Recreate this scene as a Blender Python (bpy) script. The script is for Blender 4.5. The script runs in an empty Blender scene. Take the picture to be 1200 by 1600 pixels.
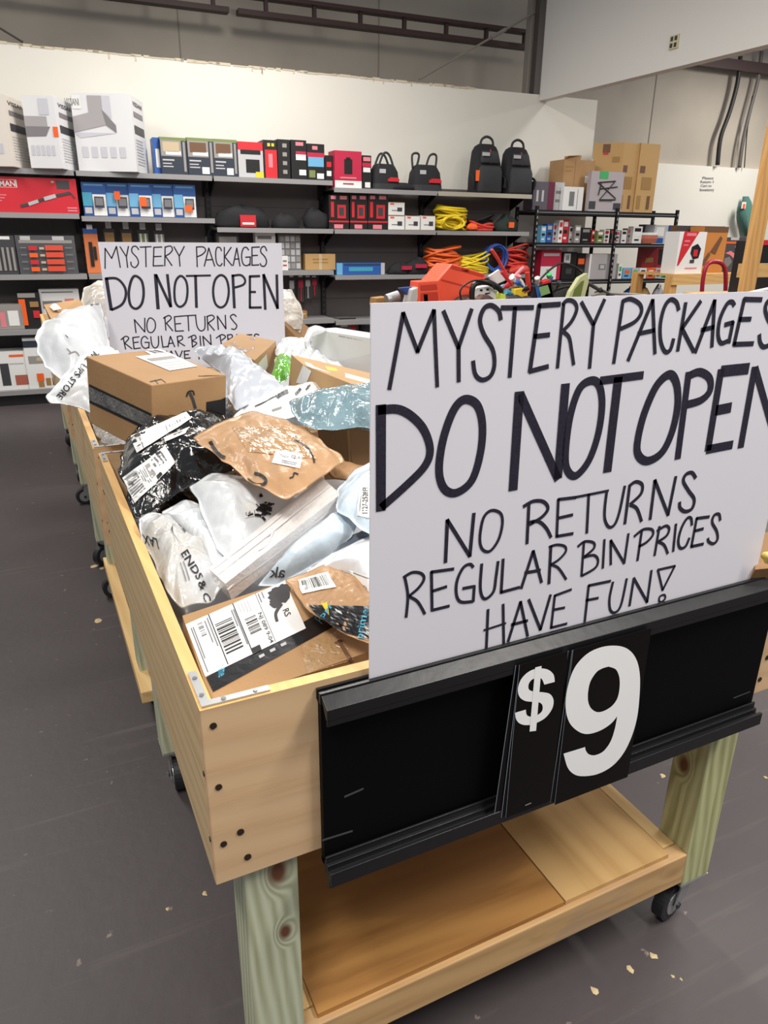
import bpy, math, random
from mathutils import Vector as V, noise as NZ, Matrix
from mathutils.bvhtree import BVHTree
random.seed(7)
SC = bpy.context.scene
COL = SC.collection
# ---------------------------------------------------------------- camera
RR = V((0.90148636, -0.43267034, 0.01089567)); UU = V((0.14517716, 0.32600676, 0.93415373)); FF = V((0.40773267, 0.84054504, -0.3567045))
FPX = 1132.717; EYE = V((0, 0, 1.59))
cd = bpy.data.cameras.new('camera'); cam = bpy.data.objects.new('camera', cd); COL.objects.link(cam)
cd.sensor_fit = 'HORIZONTAL'; cd.sensor_width = 36; cd.lens = 36 * FPX / 1200; cd.clip_start = .02
m = Matrix((RR, UU, -FF)).transposed().to_4x4(); m.translation = EYE; cam.matrix_world = m
SC.camera = cam
SC.view_settings.view_transform = 'Standard'; SC.view_settings.look = 'None'; SC.view_settings.gamma = 1
SC.view_settings.exposure = 0.08
# ---------------------------------------------------------------- light
w = bpy.data.worlds.new('world'); SC.world = w; w.use_nodes = True
w.node_tree.nodes['Background'].inputs[0].default_value = (.92, .95, 1, 1)
w.node_tree.nodes['Background'].inputs[1].default_value = 0.27
def area(name, loc, sx, sy, e, col=(1, .955, .89), rot=(0, 0, 0)):
    l = bpy.data.lights.new(name, 'AREA'); l.shape = 'RECTANGLE'; l.size = sx; l.size_y = sy; l.energy = e; l.color = col
    o = bpy.data.objects.new(name, l); COL.objects.link(o); o.location = loc; o.rotation_euler = rot
area('strip_light', (-.9, -.3, 4.3), .45, 2.4, 130)
area('strip_light', (2.4, -.7, 4.3), .45, 2.4, 170)
area('strip_light', (-1.2, 5.2, 4.3), .45, 2.4, 105)
area('strip_light', (2.15, 5.7, 4.3), .45, 2.4, 162)
area('strip_light', (7.2, 3.6, 4.3), .45, 2.4, 130)
area('strip_light', (10.5, 6.6, 4.3), .45, 2.4, 162)
area('strip_light', (4.6, 2.2, 4.3), .45, 2.4, 65)
# ---------------------------------------------------------------- placing
WA = -0.0502703; WD = V((math.cos(WA), math.sin(WA), 0)); WN = V((-math.sin(WA), math.cos(WA), 0)); WDIST = 7.7887
def P(x, y, X=None, Y=None, Z=None, off=None):
    d = RR * ((x - 600) / FPX) - UU * ((y - 800) / FPX) + FF
    if X is not None: t = X / d.x
    elif Y is not None: t = Y / d.y
    elif Z is not None: t = (Z - 1.59) / d.z
    else: t = (WDIST + off) / d.dot(WN)
    return EYE + d * t
def Wp(a, off, z): return WD * a + WN * (WDIST + off) + V((0, 0, z))
def wl(x, y, off=0):
    p = P(x, y, off=off); return p.dot(WD), p.z
# ---------------------------------------------------------------- materials
def lin(c): return tuple(((v / 255) / 12.92 if v / 255 <= .04045 else ((v / 255 + .055) / 1.055) ** 2.4) for v in c) + (1,)
MATS = {}
def pm(name, col, rough=.6, metal=0, bump=None, coat=0, var=None, alpha=1, spec=None, trans=0, stretch=None):
    if name in MATS: return MATS[name]
    mt = bpy.data.materials.new(name); mt.use_nodes = True; nt = mt.node_tree; b = nt.nodes['Principled BSDF']
    b.inputs['Base Color'].default_value = lin(col); b.inputs['Roughness'].default_value = rough; b.inputs['Metallic'].default_value = metal
    b.inputs['Coat Weight'].default_value = coat; b.inputs['Coat Roughness'].default_value = .12; b.inputs['Alpha'].default_value = alpha
    b.inputs['Transmission Weight'].default_value = trans
    if spec is not None: b.inputs['Specular IOR Level'].default_value = spec
    tc = nt.nodes.new('ShaderNodeTexCoord'); mp = nt.nodes.new('ShaderNodeMapping'); nt.links.new(tc.outputs['Object'], mp.inputs[0])
    if stretch: mp.inputs['Scale'].default_value = stretch
    if bump:
        n = nt.nodes.new('ShaderNodeTexNoise'); n.inputs['Scale'].default_value = bump[0]; n.inputs['Detail'].default_value = 4; n.inputs['Distortion'].default_value = bump[2] if len(bump) > 2 else 0
        bp = nt.nodes.new('ShaderNodeBump'); bp.inputs['Strength'].default_value = bump[1]; bp.inputs['Distance'].default_value = .01
        nt.links.new(mp.outputs[0], n.inputs['Vector']); nt.links.new(n.outputs[0], bp.inputs['Height']); nt.links.new(bp.outputs[0], b.inputs['Normal'])
        if coat: nt.links.new(bp.outputs[0], b.inputs['Coat Normal'])
    if var:
        n = nt.nodes.new('ShaderNodeTexNoise'); n.inputs['Scale'].default_value = var[0]; n.inputs['Detail'].default_value = 5
        r = nt.nodes.new('ShaderNodeValToRGB'); r.color_ramp.elements[0].position = .35; r.color_ramp.elements[1].position = .65
        r.color_ramp.elements[0].color = lin(var[1]); r.color_ramp.elements[1].color = lin(col)
        nt.links.new(mp.outputs[0], n.inputs['Vector']); nt.links.new(n.outputs[0], r.inputs[0]); nt.links.new(r.outputs[0], b.inputs['Base Color'])
    MATS[name] = mt; return mt
def wood(name, light, dark, axis, ring=18, dist=5, amt=.5, knots=(), patch=None, rough=.62):
    """grain runs along axis; optional knots at local points"""
    mt = bpy.data.materials.new(name); mt.use_nodes = True; nt = mt.node_tree; b = nt.nodes['Principled BSDF']; N = nt.nodes.new; L = nt.links.new
    b.inputs['Roughness'].default_value = rough; b.inputs['Specular IOR Level'].default_value = .3
    tc = N('ShaderNodeTexCoord'); mp = N('ShaderNodeMapping'); s = [1, 1, 1]; s[axis] = .09; mp.inputs['Scale'].default_value = s
    vec = tc.outputs['Object']
    mixk = None
    if knots:
        for k, (kp, kr) in enumerate(knots):
            sb = N('ShaderNodeVectorMath'); sb.operation = 'SUBTRACT'; L(tc.outputs['Object'], sb.inputs[0]); sb.inputs[1].default_value = kp
            ml = N('ShaderNodeVectorMath'); ml.operation = 'MULTIPLY'; L(sb.outputs[0], ml.inputs[0]); q = [1, 1, 1]; q[axis] = .6; ml.inputs[1].default_value = q
            ln = N('ShaderNodeVectorMath'); ln.operation = 'LENGTH'; L(ml.outputs[0], ln.inputs[0])
            mr = N('ShaderNodeMapRange'); L(ln.outputs['Value'], mr.inputs['Value']); mr.inputs['From Min'].default_value = kr * 3.2; mr.inputs['From Max'].default_value = kr * .6
            mr.interpolation_type = 'SMOOTHSTEP'
            if mixk is None: mixk = mr.outputs[0]
            else:
                mx = N('ShaderNodeMath'); mx.operation = 'MAXIMUM'; L(mixk, mx.inputs[0]); L(mr.outputs[0], mx.inputs[1]); mixk = mx.outputs[0]
        # bend the grain round the knot
        ad = N('ShaderNodeVectorMath'); ad.operation = 'MULTIPLY_ADD'; L(tc.outputs['Object'], ad.inputs[0]); ad.inputs[1].default_value = (1, 1, 1)
        cb = N('ShaderNodeCombineXYZ'); sc_ = N('ShaderNodeMath'); sc_.operation = 'MULTIPLY'; L(mixk, sc_.inputs[0]); sc_.inputs[1].default_value = .022
        for i in range(3):
            if i != axis: L(sc_.outputs[0], cb.inputs[i])
        L(cb.outputs[0], ad.inputs[2]); vec = ad.outputs[0]
    L(vec, mp.inputs[0])
    wv = N('ShaderNodeTexWave'); wv.wave_type = 'BANDS'; wv.bands_direction = 'DIAGONAL'; wv.inputs['Scale'].default_value = ring; wv.inputs['Distortion'].default_value = dist
    wv.inputs['Detail'].default_value = 3; wv.inputs['Detail Scale'].default_value = 1.2; L(mp.outputs[0], wv.inputs['Vector'])
    ns = N('ShaderNodeTexNoise'); ns.inputs['Scale'].default_value = 60; ns.inputs['Detail'].default_value = 5; L(mp.outputs[0], ns.inputs['Vector'])
    mm = N('ShaderNodeMath'); mm.operation = 'MULTIPLY'; L(wv.outputs['Fac'], mm.inputs[0]); L(ns.outputs[0], mm.inputs[1])
    m2 = N('ShaderNodeMath'); m2.operation = 'MULTIPLY'; L(mm.outputs[0], m2.inputs[0]); m2.inputs[1].default_value = amt * 2; m2.use_clamp = True
    mix = N('ShaderNodeMix'); mix.data_type = 'RGBA'; L(m2.outputs[0], mix.inputs['Factor']); mix.inputs['A'].default_value = lin(light); mix.inputs['B'].default_value = lin(dark)
    out = mix.outputs['Result']
    if patch:
        n3 = N('ShaderNodeTexNoise'); n3.inputs['Scale'].default_value = patch[0]; n3.inputs['Detail'].default_value = 6; n3.inputs['Distortion'].default_value = 1.0
        mp3 = N('ShaderNodeMapping'); s3 = [1, 1, 1]; s3[axis] = .35; mp3.inputs['Scale'].default_value = s3; L(tc.outputs['Object'], mp3.inputs[0]); L(mp3.outputs[0], n3.inputs['Vector'])
        r3 = N('ShaderNodeMapRange'); r3.inputs['From Min'].default_value = .47; r3.inputs['From Max'].default_value = .56; L(n3.outputs[0], r3.inputs['Value'])
        f3 = N('ShaderNodeMath'); f3.operation = 'MULTIPLY'; L(r3.outputs[0], f3.inputs[0]); f3.inputs[1].default_value = patch[2]
        mx3 = N('ShaderNodeMix'); mx3.data_type = 'RGBA'; L(f3.outputs[0], mx3.inputs['Factor']); L(out, mx3.inputs['A']); mx3.inputs['B'].default_value = lin(patch[1]); out = mx3.outputs['Result']
    if mixk is not None:
        pw = N('ShaderNodeMath'); pw.operation = 'POWER'; L(mixk, pw.inputs[0]); pw.inputs[1].default_value = 4
        mk_ = N('ShaderNodeMix'); mk_.data_type = 'RGBA'; L(pw.outputs[0], mk_.inputs['Factor']); L(out, mk_.inputs['A']); mk_.inputs['B'].default_value = lin((112, 72, 50)); out = mk_.outputs['Result']
    L(out, b.inputs['Base Color'])
    bp = N('ShaderNodeBump'); bp.inputs['Strength'].default_value = .15; bp.inputs['Distance'].default_value = .004; L(mm.outputs[0], bp.inputs['Height']); L(bp.outputs[0], b.inputs['Normal'])
    MATS[name] = mt; return mt
def bag(name, col, rough=.32, coat=.5, sc=55, st=.6, var=None, alpha=1):
    return pm(name, col, rough, bump=(sc, st, 1.2), coat=coat, var=var, alpha=alpha)

WHITE = pm('white_print', (232, 232, 230), .55); BLACK = pm('black_print', (22, 21, 23), .5); INK = pm('marker_ink', (44, 39, 55), .5, var=(220, (30, 27, 42)))
INK2 = pm('grey_print', (120, 120, 124), .6); LGREY = pm('light_grey_print', (188, 188, 190), .6); REDP = pm('red_print', (205, 38, 48), .5); ORANGE = pm('orange_sticker', (245, 98, 30), .5)
BLUEP = pm('blue_print', (40, 92, 170), .45); LBLUE = pm('light_blue_print', (110, 175, 215), .45); CYAN = pm('cyan_print', (70, 160, 190), .45); YEL = pm('yellow_print', (235, 200, 45), .5)
MAGENTA = pm('crimson_print', (190, 35, 70), .5); PINK = pm('pink_print', (225, 130, 140), .5); GREENP = pm('green_print', (60, 175, 100), .55); OLIVE = pm('olive_print', (120, 135, 80), .55)
NAVY = pm('navy_print', (44, 52, 66), .45); BEIGE = pm('beige_print', (195, 175, 145), .5); BROWNP = pm('brown_print', (110, 78, 55), .55); TAN = pm('tan_print', (160, 122, 70), .6)
DGREY = pm('dark_grey_print', (62, 62, 66), .5); GREYWARM = pm('warm_grey_print', (150, 146, 142), .5)
CARD = pm('cardboard', (176, 138, 95), .72, bump=(90, .08), var=(5, (168, 130, 88)))
CARD2 = pm('pale_cardboard', (190, 154, 108), .72, var=(5, (182, 146, 100)))
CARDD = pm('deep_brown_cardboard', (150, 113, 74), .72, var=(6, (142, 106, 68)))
CREASE = pm('cardboard_crease', (150, 112, 72), .8)
KRAFT = pm('kraft_paper', (182, 142, 101), .5, bump=(26, .35, 1.0), coat=.15, var=(9, (172, 132, 92)))
TAPE = pm('clear_tape_shine', (176, 140, 98), .1, coat=1, bump=(50, .6, 1.5))
STEEL = pm('zinc_steel', (190, 192, 194), .35, .7); DSTEEL = pm('dark_steel', (70, 72, 76), .4, .7); SCREW = pm('screw_head', (60, 50, 42), .5, .5)
RUBBER = pm('black_rubber', (38, 38, 41), .55); BLKPL = pm('black_plastic', (22, 22, 25), .36, bump=(30, .06)); BLKPL2 = pm('dark_panel_plastic', (6, 6, 8), .55, spec=.12)
FABRIC = pm('black_fabric', (30, 30, 33), .85, bump=(120, .3)); FABRIC2 = pm('charcoal_fabric', (54, 55, 58), .85, bump=(120, .3))
SHELF = pm('shelf_grey', (148, 147, 148), .5); BACKP = pm('shelf_back_panel', (104, 98, 97), .65, var=(1.2, (96, 91, 90))); SLOT = pm('upright_black', (30, 29, 31), .5)
SHELF_LIT = pm('shelf_grey_lit', (176, 170, 155), .5)  # grey shelf again, with the beige light on it put into the colour
# ---------------------------------------------------------------- mesh helper
class M:
    def __init__(s): s.v = []; s.f = []; s.m = []; s.mats = []
    def mi(s, mat):
        if mat not in s.mats: s.mats.append(mat)
        return s.mats.index(mat)
    def add(s, vs, fs, mat):
        o = len(s.v); s.v += [V(p) for p in vs]; k = s.mi(mat)
        for f in fs: s.f.append([i + o for i in f]); s.m.append(k)
        return s
    def quad(s, pts, mat): return s.add(pts, [list(range(len(pts)))], mat)
    def hexa(s, p, mat, top=None):
        """p: bottom 4 then top 4"""
        s.add(p, [(3, 2, 1, 0), (0, 1, 5, 4), (1, 2, 6, 5), (2, 3, 7, 6), (3, 0, 4, 7)] + ([] if top else [(4, 5, 6, 7)]), mat)
        if top: s.add(p[4:], [(0, 1, 2, 3)], top)
        return s
    def box(s, a, b, mat, top=None):
        x0, y0, z0 = a; x1, y1, z1 = b
        return s.hexa([(x0, y0, z0), (x1, y0, z0), (x1, y1, z0), (x0, y1, z0), (x0, y0, z1), (x1, y0, z1), (x1, y1, z1), (x0, y1, z1)], mat, top)
    def obox(s, o, ex, ey, ez, mat):
        o = V(o); return s.hexa([o, o + ex, o + ex + ey, o + ey, o + ez, o + ex + ez, o + ex + ey + ez, o + ey + ez], mat)
    def wbox(s, a0, a1, o0, o1, z0, z1, mat, top=None):
        c = [(a0, o0), (a1, o0), (a1, o1), (a0, o1)]
        return s.hexa([Wp(a, o, z0) for a, o in c] + [Wp(a, o, z1) for a, o in c], mat, top)
    def tube(s, pts, r, mat, n=8, closed=False, cap=True):
        pts = [V(p) for p in pts]; k = len(pts); vs = []; up = None
        for i, p in enumerate(pts):
            a = pts[(i - 1) % k] if closed or i > 0 else p; b = pts[(i + 1) % k] if closed or i < k - 1 else p
            t = (b - a); t = t.normalized() if t.length > 1e-9 else V((0, 0, 1))
            if up is None: up = t.orthogonal().normalized()
            up = (up - t * up.dot(t)); up = up.normalized() if up.length > 1e-6 else t.orthogonal().normalized()
            sd = t.cross(up); rr = r[i] if isinstance(r, (list, tuple)) else r
            for j in range(n):
                an = 2 * math.pi * j / n; vs.append(p + up * math.cos(an) * rr + sd * math.sin(an) * rr)
        fs = []
        for i in range(k if closed else k - 1):
            for j in range(n):
                q = (i + 1) % k; fs.append((i * n + j, i * n + (j + 1) % n, q * n + (j + 1) % n, q * n + j))
        if not closed and cap: fs.append(tuple(range(n))[::-1]); fs.append(tuple((k - 1) * n + j for j in range(n)))
        return s.add(vs, fs, mat)
    def build(s, name, base=(0, 0, 0), parent=None, smooth=False, bevel=0):
        me = bpy.data.meshes.new(name); b = V(base)
        me.from_pydata([tuple(p - b) for p in s.v], [], s.f)
        for mt in s.mats: me.materials.append(mt)
        me.polygons.foreach_set('material_index', s.m)
        if smooth: me.polygons.foreach_set('use_smooth', [True] * len(me.polygons))
        me.update(); me.validate()
        o = bpy.data.objects.new(name, me); COL.objects.link(o)
        if parent: o.parent = parent
        else: o.location = b
        if bevel:
            md = o.modifiers.new('bevel', 'BEVEL'); md.width = bevel; md.segments = 2; md.limit_method = 'ANGLE'
        return o
def tag(o, label=None, cat=None, group=None, kind=None):
    if label: o['label'] = label
    if cat: o['category'] = cat
    if group: o['group'] = group
    if kind: o['kind'] = kind
    return o
def empty(name, base, label, cat, group=None):
    o = bpy.data.objects.new(name, None); COL.objects.link(o); o.location = base; o.empty_display_size = .1
    return tag(o, label, cat, group)
def cr(pts, closed=False, n=6):
    """catmull-rom through 2D/3D points"""
    pts = [V(p) for p in pts]; out = []; k = len(pts)
    for i in range(k if closed else k - 1):
        p0 = pts[(i - 1) % k] if closed or i > 0 else pts[i]; p1 = pts[i]; p2 = pts[(i + 1) % k]; p3 = pts[(i + 2) % k] if closed or i < k - 2 else p2
        for j in range(n):
            t = j / n; out.append(.5 * ((2 * p1) + (p2 - p0) * t + (2 * p0 - 5 * p1 + 4 * p2 - p3) * t * t + (3 * p1 - p0 - 3 * p2 + p3) * t ** 3))
    if not closed: out.append(pts[-1])
    return out
FONTS = {}
def text2d(s):
    if s in FONTS: return FONTS[s]
    c = bpy.data.curves.new('t', 'FONT'); c.body = s; c.size = 1; c.resolution_u = 2; c.offset = .012
    o = bpy.data.objects.new('t', c); COL.objects.link(o); bpy.context.view_layer.update()
    me = bpy.data.meshes.new_from_object(o.evaluated_get(bpy.context.evaluated_depsgraph_get()))
    vs = [(v.co.x, v.co.y) for v in me.vertices]; fs = [list(p.vertices) for p in me.polygons]
    bpy.data.objects.remove(o); bpy.data.curves.remove(c); bpy.data.meshes.remove(me)
    x0 = min(v[0] for v in vs); x1 = max(v[0] for v in vs); y0 = min(v[1] for v in vs); y1 = max(v[1] for v in vs)
    FONTS[s] = ([((x - x0) / (x1 - x0), (y - y0) / (y1 - y0)) for x, y in vs], fs); return FONTS[s]
class Decals:
    """printing and stickers laid on the surface of given objects: u,v quad corners are given as picture points TL,TR,BR,BL and dropped on the surface"""
    def __init__(s, objs, eps=.0012):
        bpy.context.view_layer.update(); vs = []; fs = []
        for o in objs:
            k = len(vs); vs += [o.matrix_world @ v.co for v in o.data.vertices]; fs += [[i + k for i in p.vertices] for p in o.data.polygons]
        s.b = BVHTree.FromPolygons(vs, fs); s.m = M(); s.eps = eps; s.last = None
    def hit(s, x, y, e=0):
        d = (RR * ((x - 600) / FPX) - UU * ((y - 800) / FPX) + FF).normalized()
        h, n, i, t = s.b.ray_cast(EYE, d)
        if h is None:
            g = EYE + d * (s.last or 3); h, n, i, t = s.b.find_nearest(g)
        s.last = (h - EYE).length
        if n.dot(d) > 0: n = -n
        return h + n * (s.eps + e)
    def bil(s, q, u, v):
        a = V(q[0]) * (1 - u) + V(q[1]) * u; b = V(q[3]) * (1 - u) + V(q[2]) * u; return a * (1 - v) + b * v
    def rect(s, q, mat, n=6, nv=None, e=0, sub=(0, 0, 1, 1)):
        nv = nv or n; u0, v0, u1, v1 = sub; vs = []
        for j in range(nv + 1):
            for i in range(n + 1):
                p = s.bil(q, u0 + (u1 - u0) * i / n, v0 + (v1 - v0) * j / nv); vs.append(s.hit(p.x, p.y, e))
        s.m.add(vs, [(j * (n + 1) + i, j * (n + 1) + i + 1, (j + 1) * (n + 1) + i + 1, (j + 1) * (n + 1) + i) for j in range(nv) for i in range(n)], mat)
    def text(s, q, t, mat, e=.0004, sub=(0, 0, 1, 1)):
        vs, fs = text2d(t); u0, v0, u1, v1 = sub; out = []
        for x, y in vs:
            p = s.bil(q, u0 + (u1 - u0) * x, v0 + (v1 - v0) * (1 - y)); out.append(s.hit(p.x, p.y, e))
        s.m.add(out, fs, mat)
    def bars(s, q, sub, mat=None, k=14, seed=1, e=.0004, n=2):
        rn = random.Random(seed); u0, v0, u1, v1 = sub; u = 0
        ws = [rn.choice([.5, 1, 1, 2]) for _ in range(k * 2)]; tot = sum(ws)
        for i, w_ in enumerate(ws):
            a = u / tot; u += w_; b = u / tot
            if i % 2 == 0: s.rect(q, mat or BLACK, 1, n, e, (u0 + (u1 - u0) * a, v0, u0 + (u1 - u0) * b, v1))
    def lines(s, q, sub, k, mat=None, e=.0004, seed=0):
        rn = random.Random(seed); u0, v0, u1, v1 = sub
        for i in range(k):
            a = v0 + (v1 - v0) * (i + .2) / k; b = a + (v1 - v0) * .45 / k
            s.rect(q, mat or INK2, 3, 1, e, (u0, a, u0 + (u1 - u0) * rn.uniform(.55, 1), b))
    def stroke(s, pts, wd, mat, e=.0003, smooth=True):
        pts = cr([(p[0], p[1], 0) for p in pts], n=5) if smooth else [V((p[0], p[1], 0)) for p in pts]
        L = []; R_ = []
        for i, p in enumerate(pts):
            t = (pts[min(i + 1, len(pts) - 1)] - pts[max(i - 1, 0)]); t = t.normalized() if t.length > 0 else V((1, 0, 0)); nn = V((-t.y, t.x, 0)) * wd / 2
            L.append(s.hit((p + nn).x, (p + nn).y, e)); R_.append(s.hit((p - nn).x, (p - nn).y, e))
        k = len(pts); s.m.add(L + R_, [(i, i + 1, k + i + 1, k + i) for i in range(k - 1)], mat)
    def build(s, name, base, parent): return s.m.build(name, base, parent)

# ================================================================ SETTING
fl = bpy.data.materials.new('painted_concrete'); fl.use_nodes = True; nt = fl.node_tree; N = nt.nodes.new; L = nt.links.new; b = nt.nodes['Principled BSDF']
tc = N('ShaderNodeTexCoord')
n1 = N('ShaderNodeTexNoise'); n1.inputs['Scale'].default_value = .9; n1.inputs['Detail'].default_value = 9; n1.inputs['Distortion'].default_value = .6; L(tc.outputs['Object'], n1.inputs['Vector'])
r1 = N('ShaderNodeValToRGB'); r1.color_ramp.elements[0].position = .3; r1.color_ramp.elements[1].position = .7; r1.color_ramp.elements[0].color = lin((60, 54, 56)); r1.color_ramp.elements[1].color = lin((82, 75, 76)); L(n1.outputs[0], r1.inputs[0])
n2 = N('ShaderNodeTexNoise'); n2.inputs['Scale'].default_value = 22; n2.inputs['Detail'].default_value = 8; L(tc.outputs['Object'], n2.inputs['Vector'])
r2 = N('ShaderNodeMapRange'); r2.inputs['From Min'].default_value = .69; r2.inputs['From Max'].default_value = .74; L(n2.outputs[0], r2.inputs['Value'])
mp = N('ShaderNodeMapping'); mp.inputs['Scale'].default_value = (.6, 9, 1); mp.inputs['Rotation'].default_value = (0, 0, .5); L(tc.outputs['Object'], mp.inputs[0])
n3 = N('ShaderNodeTexNoise'); n3.inputs['Scale'].default_value = 3; n3.inputs['Detail'].default_value = 6; L(mp.outputs[0], n3.inputs['Vector'])
r3 = N('ShaderNodeMapRange'); r3.inputs['From Min'].default_value = .6; r3.inputs['From Max'].default_value = .8; r3.inputs['To Max'].default_value = .25; L(n3.outputs[0], r3.inputs['Value'])
mx = N('ShaderNodeMix'); mx.data_type = 'RGBA'; L(r2.outputs[0], mx.inputs['Factor']); L(r1.outputs[0], mx.inputs['A']); mx.inputs['B'].default_value = lin((140, 128, 118))
mx2 = N('ShaderNodeMix'); mx2.data_type = 'RGBA'; L(r3.outputs[0], mx2.inputs['Factor']); L(mx.outputs['Result'], mx2.inputs['A']); mx2.inputs['B'].default_value = lin((134, 126, 124)); L(mx2.outputs['Result'], b.inputs['Base Color'])
rr_ = N('ShaderNodeMapRange'); rr_.inputs['To Min'].default_value = .38; rr_.inputs['To Max'].default_value = .62; L(n1.outputs[0], rr_.inputs['Value']); L(rr_.outputs[0], b.inputs['Roughness'])
bp = N('ShaderNodeBump'); bp.inputs['Strength'].default_value = .12; bp.inputs['Distance'].default_value = .01; L(n2.outputs[0], bp.inputs['Height']); L(bp.outputs[0], b.inputs['Normal'])
tag(M().box((-6, -4, -.1), (16, 13, 0), fl).build('floor'), kind='structure')
WALLW = pm('painted_white_wall', (234, 231, 222), .7, var=(.8, (229, 226, 216)))
WALLU = pm('beige_metal_wall', (188, 179, 165), .7, var=(.7, (168, 159, 148)))
WALLR = pm('white_bulkhead', (222, 219, 214), .7)
TORN = pm('torn_paper_edge', (212, 200, 176), .8)
# half-height white wall with a torn top edge
mm = M(); mm.wbox(-4, 6.4, .64, .76, 0, 3.186, WALLW)
rn = random.Random(3); a = -3.0
while a < 4.6:
    s_ = rn.uniform(.03, .16); mm.wbox(a, a + s_, .635, .64, 3.186 - rn.uniform(.004, .016), 3.188 + rn.uniform(0, .012), TORN); a += s_ + rn.uniform(-.04, .03)
for k in range(14):
    a = rn.uniform(-2, 4); mm.wbox(a, a + .015, .635, .64, 3.186 - rn.uniform(.02, .06), 3.186, TORN)
tag(mm.build('wall_back'), kind='structure')
tag(M().wbox(-5, 16, 2.0, 2.1, 2.6, 7.0, WALLU).build('wall_back_upper'), kind='structure')
tag(M().wbox(6.0, 16, 1.9, 2.0, 0, 2.665, WALLW).build('wall_back_right'), kind='structure')
tag(M().box((5.95, 2.4, 3.12), (6.07, 8.12, 6.4), WALLR).build('wall_bulkhead'), kind='structure')
SEAM = pm('wall_seam', (150, 142, 132), .8)
sm = M()
for a in (1.55, 4.0, 8.44): sm.wbox(a, a + .012, 1.992, 2.0, 2.67, 6.5, SEAM)
tag(sm.build('trim_1'), kind='structure')
GIRT = pm('oxide_red_steel', (66, 46, 44), .55)
g = M()
for a0, a1 in ((-3.5, 2.02), (2.12, 6.05)):
    g.wbox(a0, a1, 1.42, 1.55, 3.83, 3.88, GIRT); g.wbox(a0, a1, 1.42, 1.55, 4.0, 4.04, GIRT)
    a = a0 + .3
    while a < a1: g.wbox(a, a + .04, 1.45, 1.5, 3.86, 4.01, GIRT); a += .56
t = empty('steel_girt', Wp(1, 1.5, 3.83), 'dark oxide red steel truss running along the top of the beige wall', 'steel truss'); g.build('truss_rail', t.location, t)
g = M(); g.wbox(6.6, 15, 1.8, 1.9, 3.98, 4.12, GIRT)
tag(g.build('steel_beam', Wp(8, 1.8, 3.98)), 'dark red steel beam under the bulkhead at the right', 'steel beam')
DCOL = pm('dark_column_paint', (88, 80, 76), .5)
ca_ = wl(838, 90, 1.0)[0]; g = M(); g.wbox(ca_, ca_ + .06, 1.0, 1.2, 0, 6.2, DCOL); g.wbox(ca_ + .06, ca_ + .1, 1.02, 1.05, 0, 6.2, DCOL); g.wbox(ca_ - .05, ca_, 1.1, 1.2, 0, 6.2, pm('pale_column_side', (150, 143, 134), .6))
tag(g.build('steel_column', Wp(ca_, 1.1, 0)), 'dark steel column at the left edge of the white bulkhead', 'column')
g = M(); g.tube([P(655, 124, off=1.1), P(842, 16, off=1.1)], .012, pm('rod_grey', (140, 134, 126), .5)); g.tube([P(768, 59, off=1.1), P(790, 46, off=1.1)], .022, MATS['rod_grey'])
tag(g.build('brace_rod', P(750, 70, off=1.3)), 'thin diagonal steel brace rod crossing the upper beige wall', 'brace rod')
g = M(); g.tube([P(0, 44, off=1.3), P(36, 66, off=1.3)], .01, DCOL)
tag(g.build('brace_cable', P(20, 55, off=1.3)), 'short dark cable end at the top left corner above the white wall', 'cable')
# outlet plate on bulkhead
p = P(1053, 66, X=5.94)
g = empty('electrical_plate', p, 'small almond electrical plate high on the white bulkhead', 'electrical plate')
M().box((5.935, p.y - .055, p.z - .055), (5.95, p.y + .055, p.z + .06), pm('almond_plate', (205, 198, 160), .5)).build('plate', p, g)
for dy in (-.025, .025):
    for dz in (-.025, .03): M().box((5.931, p.y + dy - .015, p.z + dz - .018), (5.936, p.y + dy + .015, p.z + dz + .018), DGREY).build('socket', p, g)
# cables on the right wall
CAB = pm('black_cable', (40, 38, 38), .5); CABG = pm('grey_conduit', (105, 100, 96), .5)
for pts, r, mt, lb in (([(1157, 88), (1152, 130), (1140, 175), (1126, 215), (1121, 258)], .028, CAB, 'thick black cable bundle curving down the right wall'),
                       ([(1190, 80), (1184, 125), (1170, 180), (1160, 225), (1155, 262)], .02, CABG, 'grey conduit bundle hanging beside the thick black cable'),
                       ([(1176, 150), (1168, 200), (1163, 262)], .008, CAB, 'thin black wire between the two bundles on the right wall')):
    g = M(); g.tube(cr([P(x, y, off=1.85) for x, y in pts]), r, mt, 8)
    if r > .01:
        g.tube(cr([P(x + 2.5, y, off=1.86) for x, y in pts]), r * .4, mt, 6); g.tube(cr([P(x - 2.5, y, off=1.86) for x, y in pts]), r * .35, mt, 6)
    tag(g.build('hanging_cable', P(pts[-1][0], pts[-1][1], off=1.85), smooth=True), lb, 'cable')

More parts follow.
